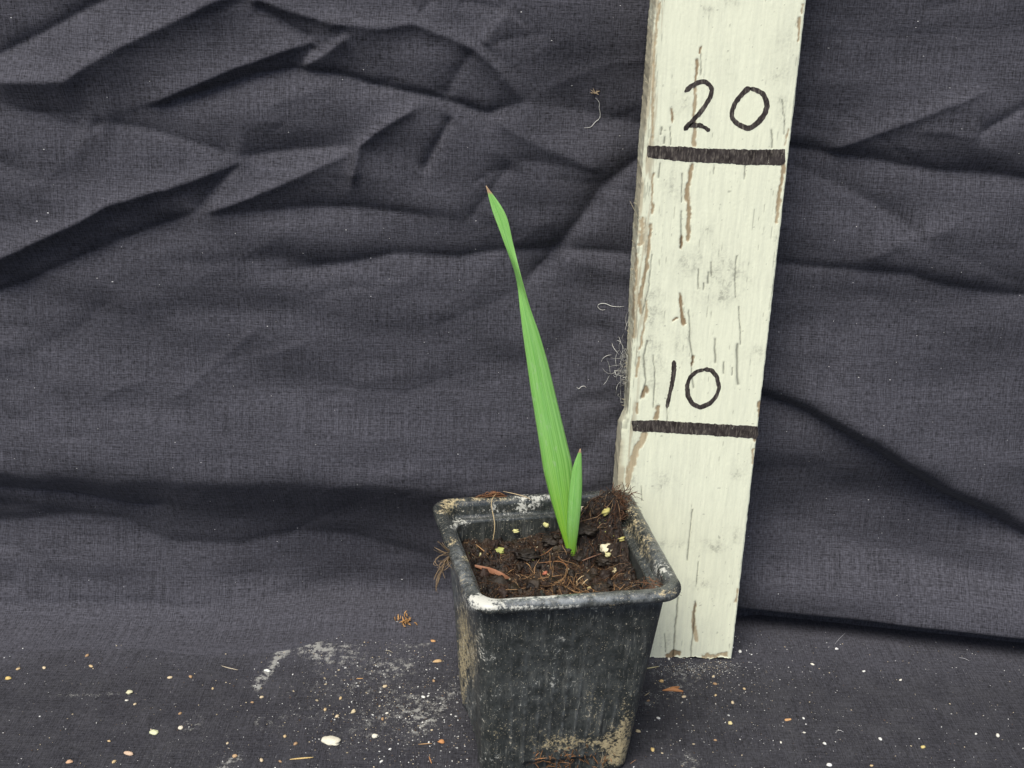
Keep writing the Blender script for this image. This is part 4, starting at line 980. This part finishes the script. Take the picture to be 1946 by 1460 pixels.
gens = []
for i in range(110):
    a = rng.normal(.15, .75); zz = abs(rng.normal(.55, .35)) + .12; h_ = float(wall_half(zz)) + .02 - (.14 if zz < .66 and abs(a) < 1.15 else 0)
    p = from_pot(warp(np.array([a, -h_, zz]))); d = rng.normal(0, 1, 3) * np.array([1, .25, .8]); L = rng.uniform(.08, .32)
    gens.append([p, p + d * L * .5, p + d * L * .9 + np.array([0, -.01, -.03])])
tuft('coir_smear', gens, (.24, .12, .05), 'rusty coir bits stuck low on the front of the pot', 'coir smear', from_pot(warp(np.array([.1, -2.5, .4]))), (.007, .018))

# ------------------------------------------------------------------ crumbs on the ground cloth
def g7(x, y): return (x / 2.263, 1120 + y / 2.263)
def g8(x, y): return (1160 + x / 2.476, 1120 + y / 2.476)
CHIP = (.60, .57, .46)
SINGLES = [
 (g7(1422, 655), 16, (1.2, .8, .35), CHIP, 'largest cream chip lying on the dusty cloth left of the pot', 'chip'),
 (g7(662, 618), 8, (1, .9, .5), (.58, .60, .38), 'round pale greenish chip alone on the cloth', 'chip'),
 (g7(556, 446), 7, (1, .8, .6), (.56, .54, .36), 'pale yellow angular chip on the cloth', 'chip'),
 (g7(555, 710), 8, (1.2, .6, .5), (.52, .38, .27), 'pinkish tan seed-shaped crumb on the cloth', 'crumb'),
 (g7(36, 386), 6, (1, 1, .6), (.56, .42, .16), 'golden rounded crumb far from the pot', 'crumb'),
 (g7(778, 598), 5, (1, 1, .7), (.62, .56, .44), 'small cream ball beside a dust smear', 'crumb'),
 (g7(1520, 528), 6, (.7, 1.1, .5), (.52, .44, .28), 'tan oval flake on the cloth beside the pot', 'flake'),
 (g7(1612, 634), 6, (1, .9, .6), (.64, .62, .52), 'white lumpy chip with a ragged edge near the pot', 'chip'),
 (g7(1882, 311), 7, (1.4, .6, .4), (.50, .34, .18), 'orange tan oblong chip beside the pot wall', 'chip'),
 (g7(1862, 224), 5, (1.1, .7, .4), (.50, .28, .12), 'small orange curl above the oblong chip', 'crumb'),
 (g7(1855, 138), 6, (.6, 1.2, .4), (.40, .20, .08), 'narrow brown husk near the backdrop foot', 'husk'),
 (g7(300, 744), 6, (1.1, .7, .5), (.50, .32, .20), 'pinkish brown crumb at the edge of the cloth', 'crumb'),
 (g7(1150, 352), 6, (1.3, .6, .4), (.60, .62, .58), 'white chip lying in the bluish dust streak', 'chip'),
 (g7(1897, 658), 6, (1, .9, .5), (.46, .22, .09), 'rust brown crumb by the lower pot wall', 'crumb'),
 (g7(1010, 720), 5, (1.1, .9, .6), (.44, .30, .17), 'brown tan crumb in a grey dust smear', 'crumb'),
 (g8(240, 435), 5, (1, .8, .6), (.56, .38, .17), 'amber seed-like crumb right of the pot', 'crumb'),
 (g8(564, 632), 4.5, (1, 1, .7), (.58, .50, .26), 'pale yellow round crumb right of the pot', 'crumb'),
 (g8(836, 615), 6, (1.4, .6, .3), (.48, .28, .13), 'small tan leaf flake on the cloth in front of the board', 'flake'),
 (g8(130, 670), 5, (1, .7, .5), (.56, .46, .28), 'tan oval crumb by the right pot wall', 'crumb'),
 (g8(198, 757), 5, (.7, 1, .5), (.54, .40, .17), 'golden oval crumb by the right pot foot', 'crumb'),
 (g8(1470, 745), 4.5, (1, .8, .6), (.54, .44, .18), 'golden crumb far right of the board', 'crumb'),
 (g8(1030, 830), 5, (1.1, .9, .6), (.66, .66, .64), 'white chip at the near edge of the cloth', 'chip'),
 (g8(1064, 282), 4, (1.1, .8, .5), (.66, .66, .64), 'white speck below the overhanging fold', 'chip'),
]
for i, ((x, y), rp, sc_, c, lb, ct) in enumerate(SINGLES):
    p = hit_ground(x, y); s = rp / 62.0 * 1.1
    single({'chip': 'chip', 'crumb': 'crumb', 'flake': 'flake', 'husk': 'husk'}[ct], p + np.array([0, 0, s * sc_[2] * .45]), s, c, 60 + i, lb, ct, None, sc_, .38, rot=0.3 * (i % 3 - 1))
SMALLS = [g7(*a) for a in ((78, 345), (190, 340), (375, 287), (392, 333), (730, 382), (820, 378), (915, 428), (580, 496), (775, 536), (470, 655), (978, 664), (1272, 666), (1398, 520), (1450, 548), (1645, 560), (1465, 470), (1655, 420), (1865, 395), (1225, 635), (1125, 738), (1205, 742), (490, 745), (1125, 466), (1085, 488), (1665, 535), (1820, 465), (545, 480), (1640, 742))]
SMALLS += [g8(*a) for a in ((345, 508), (178, 526), (630, 470), (575, 536), (492, 447), (495, 500), (485, 412), (494, 712), (1228, 832), (225, 608), (912, 676), (908, 608), (1365, 428), (1720, 682), (1822, 690), (1192, 388), (950, 355), (1268, 706), (802, 722), (1008, 728), (275, 330), (610, 295))]
for i, (x, y) in enumerate(SMALLS):
    p = hit_ground(x, y); s = rng.uniform(3.0, 5.0) / 62.0; tn = i < 24 or 28 <= i < 37
    c = [(.48, .36, .20), (.54, .44, .29), (.34, .22, .12)][i % 3] if tn else [(.62, .60, .52), (.64, .64, .60)][i % 2]
    tone_ = ['golden tan', 'pale tan', 'brown'][i % 3] if tn else ['cream white', 'clean white'][i % 2]
    where = 'left of the bluish dust streak' if x < 480 else 'between the dust streak and the pot' if x < 880 else 'between the pot and the board foot' if x < 1400 else 'right of the board'
    single('crumb', p + np.array([0, 0, s * .3]), s, c, 90 + i % 12, 'small ' + tone_ + ' crumb on the cloth ' + where, 'crumb', tone_ + ' crumbs ' + where, (1.2, .8, .6), .4, V=I1, F=F1)
# sticks, fibres and flakes
def gpath(pts, dz=.03, n=12): return resample([hit_ground(x, y) + np.array([0, 0, dz]) for x, y in pts], n)
STK = [([g7(1246, 735), g7(1300, 730), g7(1348, 726)], .035, (.52, .38, .16), 'straw coloured stick lying flat left of the pot'),
 ([g7(952, 332), g7(985, 342), g7(1024, 350)], .02, (.46, .40, .30), 'pale curved fibre lying alone on the left cloth'),
 ([g8(150, 378), g8(185, 374), g8(228, 366)], .03, (.46, .40, .22), 'mossy twig lying between pot and board foot'),
 ([g8(160, 505), g8(185, 488)], .018, (.42, .34, .20), 'short thin tan fibre right of the pot'),
 ([g7(1532, 388), g7(1562, 386)], .022, (.48, .28, .12), 'short orange brown stick near dust patches'),
 ([g7(1845, 722), g7(1856, 752)], .025, (.40, .20, .09), 'small rust brown stick by the pot foot'),
 ([g7(1798, 670), g7(1858, 666)], .018, (.44, .28, .14), 'thin tan stick by the lower left pot wall'),
 ([g8(1055, 262), g8(1078, 234), g8(1106, 208)], .010, (.36, .36, .38), 'thin grey thread below the overhanging fold'),
 ([g8(1060, 672), g8(1080, 666), g8(1098, 676)], .012, (.42, .42, .42), 'short grey curved thread on the right cloth'),
 ([g8(1640, 325), g8(1665, 328), g8(1688, 340)], .009, (.40, .40, .42), 'fine pale thread on the far right cloth'),
 ([g7(1655, 268), g7(1672, 266), g7(1690, 276)], .012, (.40, .36, .28), 'short bent fibre beside the upper dust patch')]
for pts, r_, c, lb in STK: strand('stick' if 'stick' in lb or 'twig' in lb else 'thread', gpath(pts), r_, c, lb, 'stick' if 'stick' in lb or 'twig' in lb else 'thread')
for pts, lb, c in (([g8(245, 478), g8(290, 466), g8(326, 462), g8(305, 476), g8(342, 484), g8(290, 480)], 'reddish brown torn leaf scrap right of the pot', (.40, .18, .07)),):
    P = np.array([hit_ground(x, y) for x, y in pts]); c0 = P.mean(0); n = len(P); up = np.array([0, 0, .05]); top = P + up + rng.normal(0, .015, (n, 3))
    V = np.concatenate([P, top, [top.mean(0) + up]]) - c0
    F = [(i, (i + 1) % n, n + (i + 1) % n, n + i) for i in range(n)] + [(n + i, n + (i + 1) % n, 2 * n) for i in range(n)]
    tag(mesh('leaf_scrap', V, F, flat_material('torn_leaf', c, .6, .3, .3), loc=tuple(c0), smooth=False), lb, 'leaf scrap')
# small brown root clump lying by the backdrop foot
rc = hit_ground(772, 1190); gens = []
for i in range(46):
    p = rc + rng.normal(0, .13, 3) * np.array([1.2, .6, .8]) + np.array([0, 0, .2]); d = rng.normal(0, 1, 3); d /= np.linalg.norm(d); L = rng.uniform(.12, .32)
    e = p + d * L; e[2] = max(e[2], rc[2]); gens.append([p, p + d * L * .5 + rng.normal(0, .03, 3), e])
gens += [[rc + np.array([-.02, 0, .12]), rc + np.array([-.06, -.15, .05]), rc + np.array([-.08, -.3, .02])], [rc + np.array([.05, 0, .12]), rc + np.array([.14, -.1, .08]), rc + np.array([.16, -.2, .02])]]
tuft('root_clump', gens, (.34, .19, .075), 'golden brown root clump lying alone near the backdrop foot', 'root clump', rc, (.018, .036))

# uncountable tiny crumbs and dust specks
items = []
def speck_at(x, y, s):
    p = hit_ground(x, y); u = rng.random()
    l = to_pot(p)
    if max(abs(l[0]), abs(l[1])) < 2.3: return
    c = np.array([.58, .58, .56]) if u < .55 else (np.array([.50, .42, .29]) if u < .84 else np.array([.10, .06, .035]))
    V = I0 * np.array([rng.uniform(.7, 1.6), rng.uniform(.6, 1.1), .6]); a = rng.uniform(0, 3.14); V = np.stack([V[:, 0] * math.cos(a) - V[:, 1] * math.sin(a), V[:, 0] * math.sin(a) + V[:, 1] * math.cos(a), V[:, 2]], 1)
    items.append((V * s + p + np.array([0, 0, s * .3]), c * rng.uniform(.5, 1.15)))
for i in range(1200):
    speck_at(rng.uniform(0, 1946), 1215 + 250 * rng.random() ** .8, min(.055, rng.lognormal(-4.45, .5)))
for i in range(1500):
    speck_at(rng.normal(770, 120), 1190 + abs(rng.normal(140, 75)), min(.055, rng.lognormal(-4.35, .55)))
for i in range(700):
    speck_at(rng.normal(1340, 120), 1200 + abs(rng.normal(105, 65)), min(.05, rng.lognormal(-4.45, .5)))
for i in range(260):
    speck_at(rng.normal(1320, 50), rng.normal(1270, 8), rng.uniform(.01, .022))
V, F, Cc = bundle(items, F0)
tag(mesh('dust_crumbs', V, F, M_GRAIN, attrs={'Col': Cc}), 'countless tiny pale crumbs and dust specks on the ground cloth', 'crumbs', kind='stuff')
# lint flecks on the backdrop
items = []
for i in range(230):
    x, y = rng.uniform(0, 1946), rng.uniform(380, 1190) if i < 190 else rng.uniform(0, 380); p = hit_wall(x, y)
    if -.3 < p[0] < 5.2: continue
    s = rng.uniform(.008, .020); items.append((I0 * np.array([rng.uniform(.6, 2.2), .5, rng.uniform(.6, 1.6)]) * s + p, np.array([.55, .55, .55]) * rng.uniform(.5, 1.1)))
V, F, Cc = bundle(items, F0)
tag(mesh('lint_flecks', V, F, M_GRAIN, attrs={'Col': Cc}), 'tiny white lint flecks clinging to the black backdrop', 'lint', kind='stuff')
# threads caught on the backdrop
def wpath(pts, n=24): return resample([hit_wall(x, y) + np.array([0, -.03, 0]) for x, y in pts], n)
WTH = (.62, .62, .58)
strand('thread', wpath([(1132, 186), (1140, 195), (1138, 205), (1141, 215), (1140, 226), (1130, 232), (1124, 242), (1110, 243)]), .012, WTH, 'crinkled white thread with a seed knot hanging on the backdrop', 'thread')
kp = hit_wall(1131, 177); gens = [[kp + np.array([0, -.05, 0]), kp + np.array([0, -.06, 0]) + (d_ := rng.normal(0, .045, 3)), kp + np.array([0, -.06, 0]) + d_ * 2 * np.array([1, .3, 1])] for _ in range(12)]
tuft('seed_knot', gens, (.36, .28, .18), 'tiny frayed seed knot on the backdrop above the white thread', 'seed knot', kp, (.008, .014))
strand('thread', wpath([(1150, 588), (1142, 590), (1134, 582), (1138, 577), (1150, 576), (1162, 582), (1176, 583), (1186, 582)]), .012, WTH, 'looped white thread on the backdrop beside the board', 'thread')
strand('thread', wpath([(1096, 735), (1100, 740), (1104, 734), (1112, 733), (1114, 737)], 14), .013, WTH, 'short crimped white thread on the backdrop between leaf and board', 'thread')
strand('thread', wpath([(1142, 688), (1146, 680), (1154, 675), (1162, 674)], 12), .010, WTH, 'short curved thread on the backdrop left of the lint tangle', 'thread')
# lint tangle clinging to the left edge of the board
gens = []
def bpt(x, y): return at_y(x, y, .9 + rng.uniform(-.35, .35))
for i in range(70):
    x, y = rng.normal(1186, 5), rng.normal(695, 26); P = [bpt(x, y)]
    for _ in range(3): x += rng.normal(0, 6); y += rng.normal(0, 8); P.append(bpt(min(x, 1193), y))
    gens.append(P)
for pts in ([(1195, 590), (1190, 598), (1188, 612), (1192, 622)], [(1194, 588), (1198, 600), (1190, 618), (1188, 628)], [(1190, 626), (1184, 636), (1180, 646), (1190, 650)], [(1180, 648), (1175, 656), (1178, 668), (1184, 676)], [(1188, 690), (1172, 706), (1158, 714), (1146, 706), (1145, 700)], [(1158, 714), (1152, 726), (1146, 732)], [(1160, 710), (1158, 696), (1155, 686)], [(1190, 680), (1170, 682), (1160, 680)], [(1176, 716), (1168, 708), (1160, 712)]):
    P = [bpt(*p) for p in pts]; gens.append(P)
tuft('lint_tangle', gens, (.46, .46, .42), 'grey white lint tangle caught on the left edge of the board', 'lint tangle', bpt(1190, 695), (.005, .010))
# splinters and frayed wood on the board's left edge
gens = []
for i in range(60):
    y = rng.uniform(300, 960) if i < 30 else rng.normal(915, 22); x = np.interp(y, [0, 297, 800, 930, 1000], [1238, 1213, 1183, 1178, 1176]) + 3; p = at_y(x, y, .5)
    gens.append([p, p + np.array([-.04, -.02, rng.uniform(-.1, .12)]), p + np.array([rng.uniform(-.16, -.05), -.04, rng.uniform(-.12, .16)])])
gens.append([at_y(1212, 416, .3), at_y(1206, 400, .3), at_y(1197, 382, .3)]); gens.append([at_y(1231, 160, .3), at_y(1226, 154, .3)]); 
gens = [resample(np.array(g_), 9) for g_ in gens]
V, F = tubes(np.array(gens), [rng.uniform(.006, .016) for _ in gens], 4)
mesh('splinters', V, F, M_FIB, plank, attrs={'Col': np.repeat(np.array([np.array([.50, .45, .32]) * rng.uniform(.6, 1.1) for _ in gens]), 36, 0)})['kind'] = 'stuff'
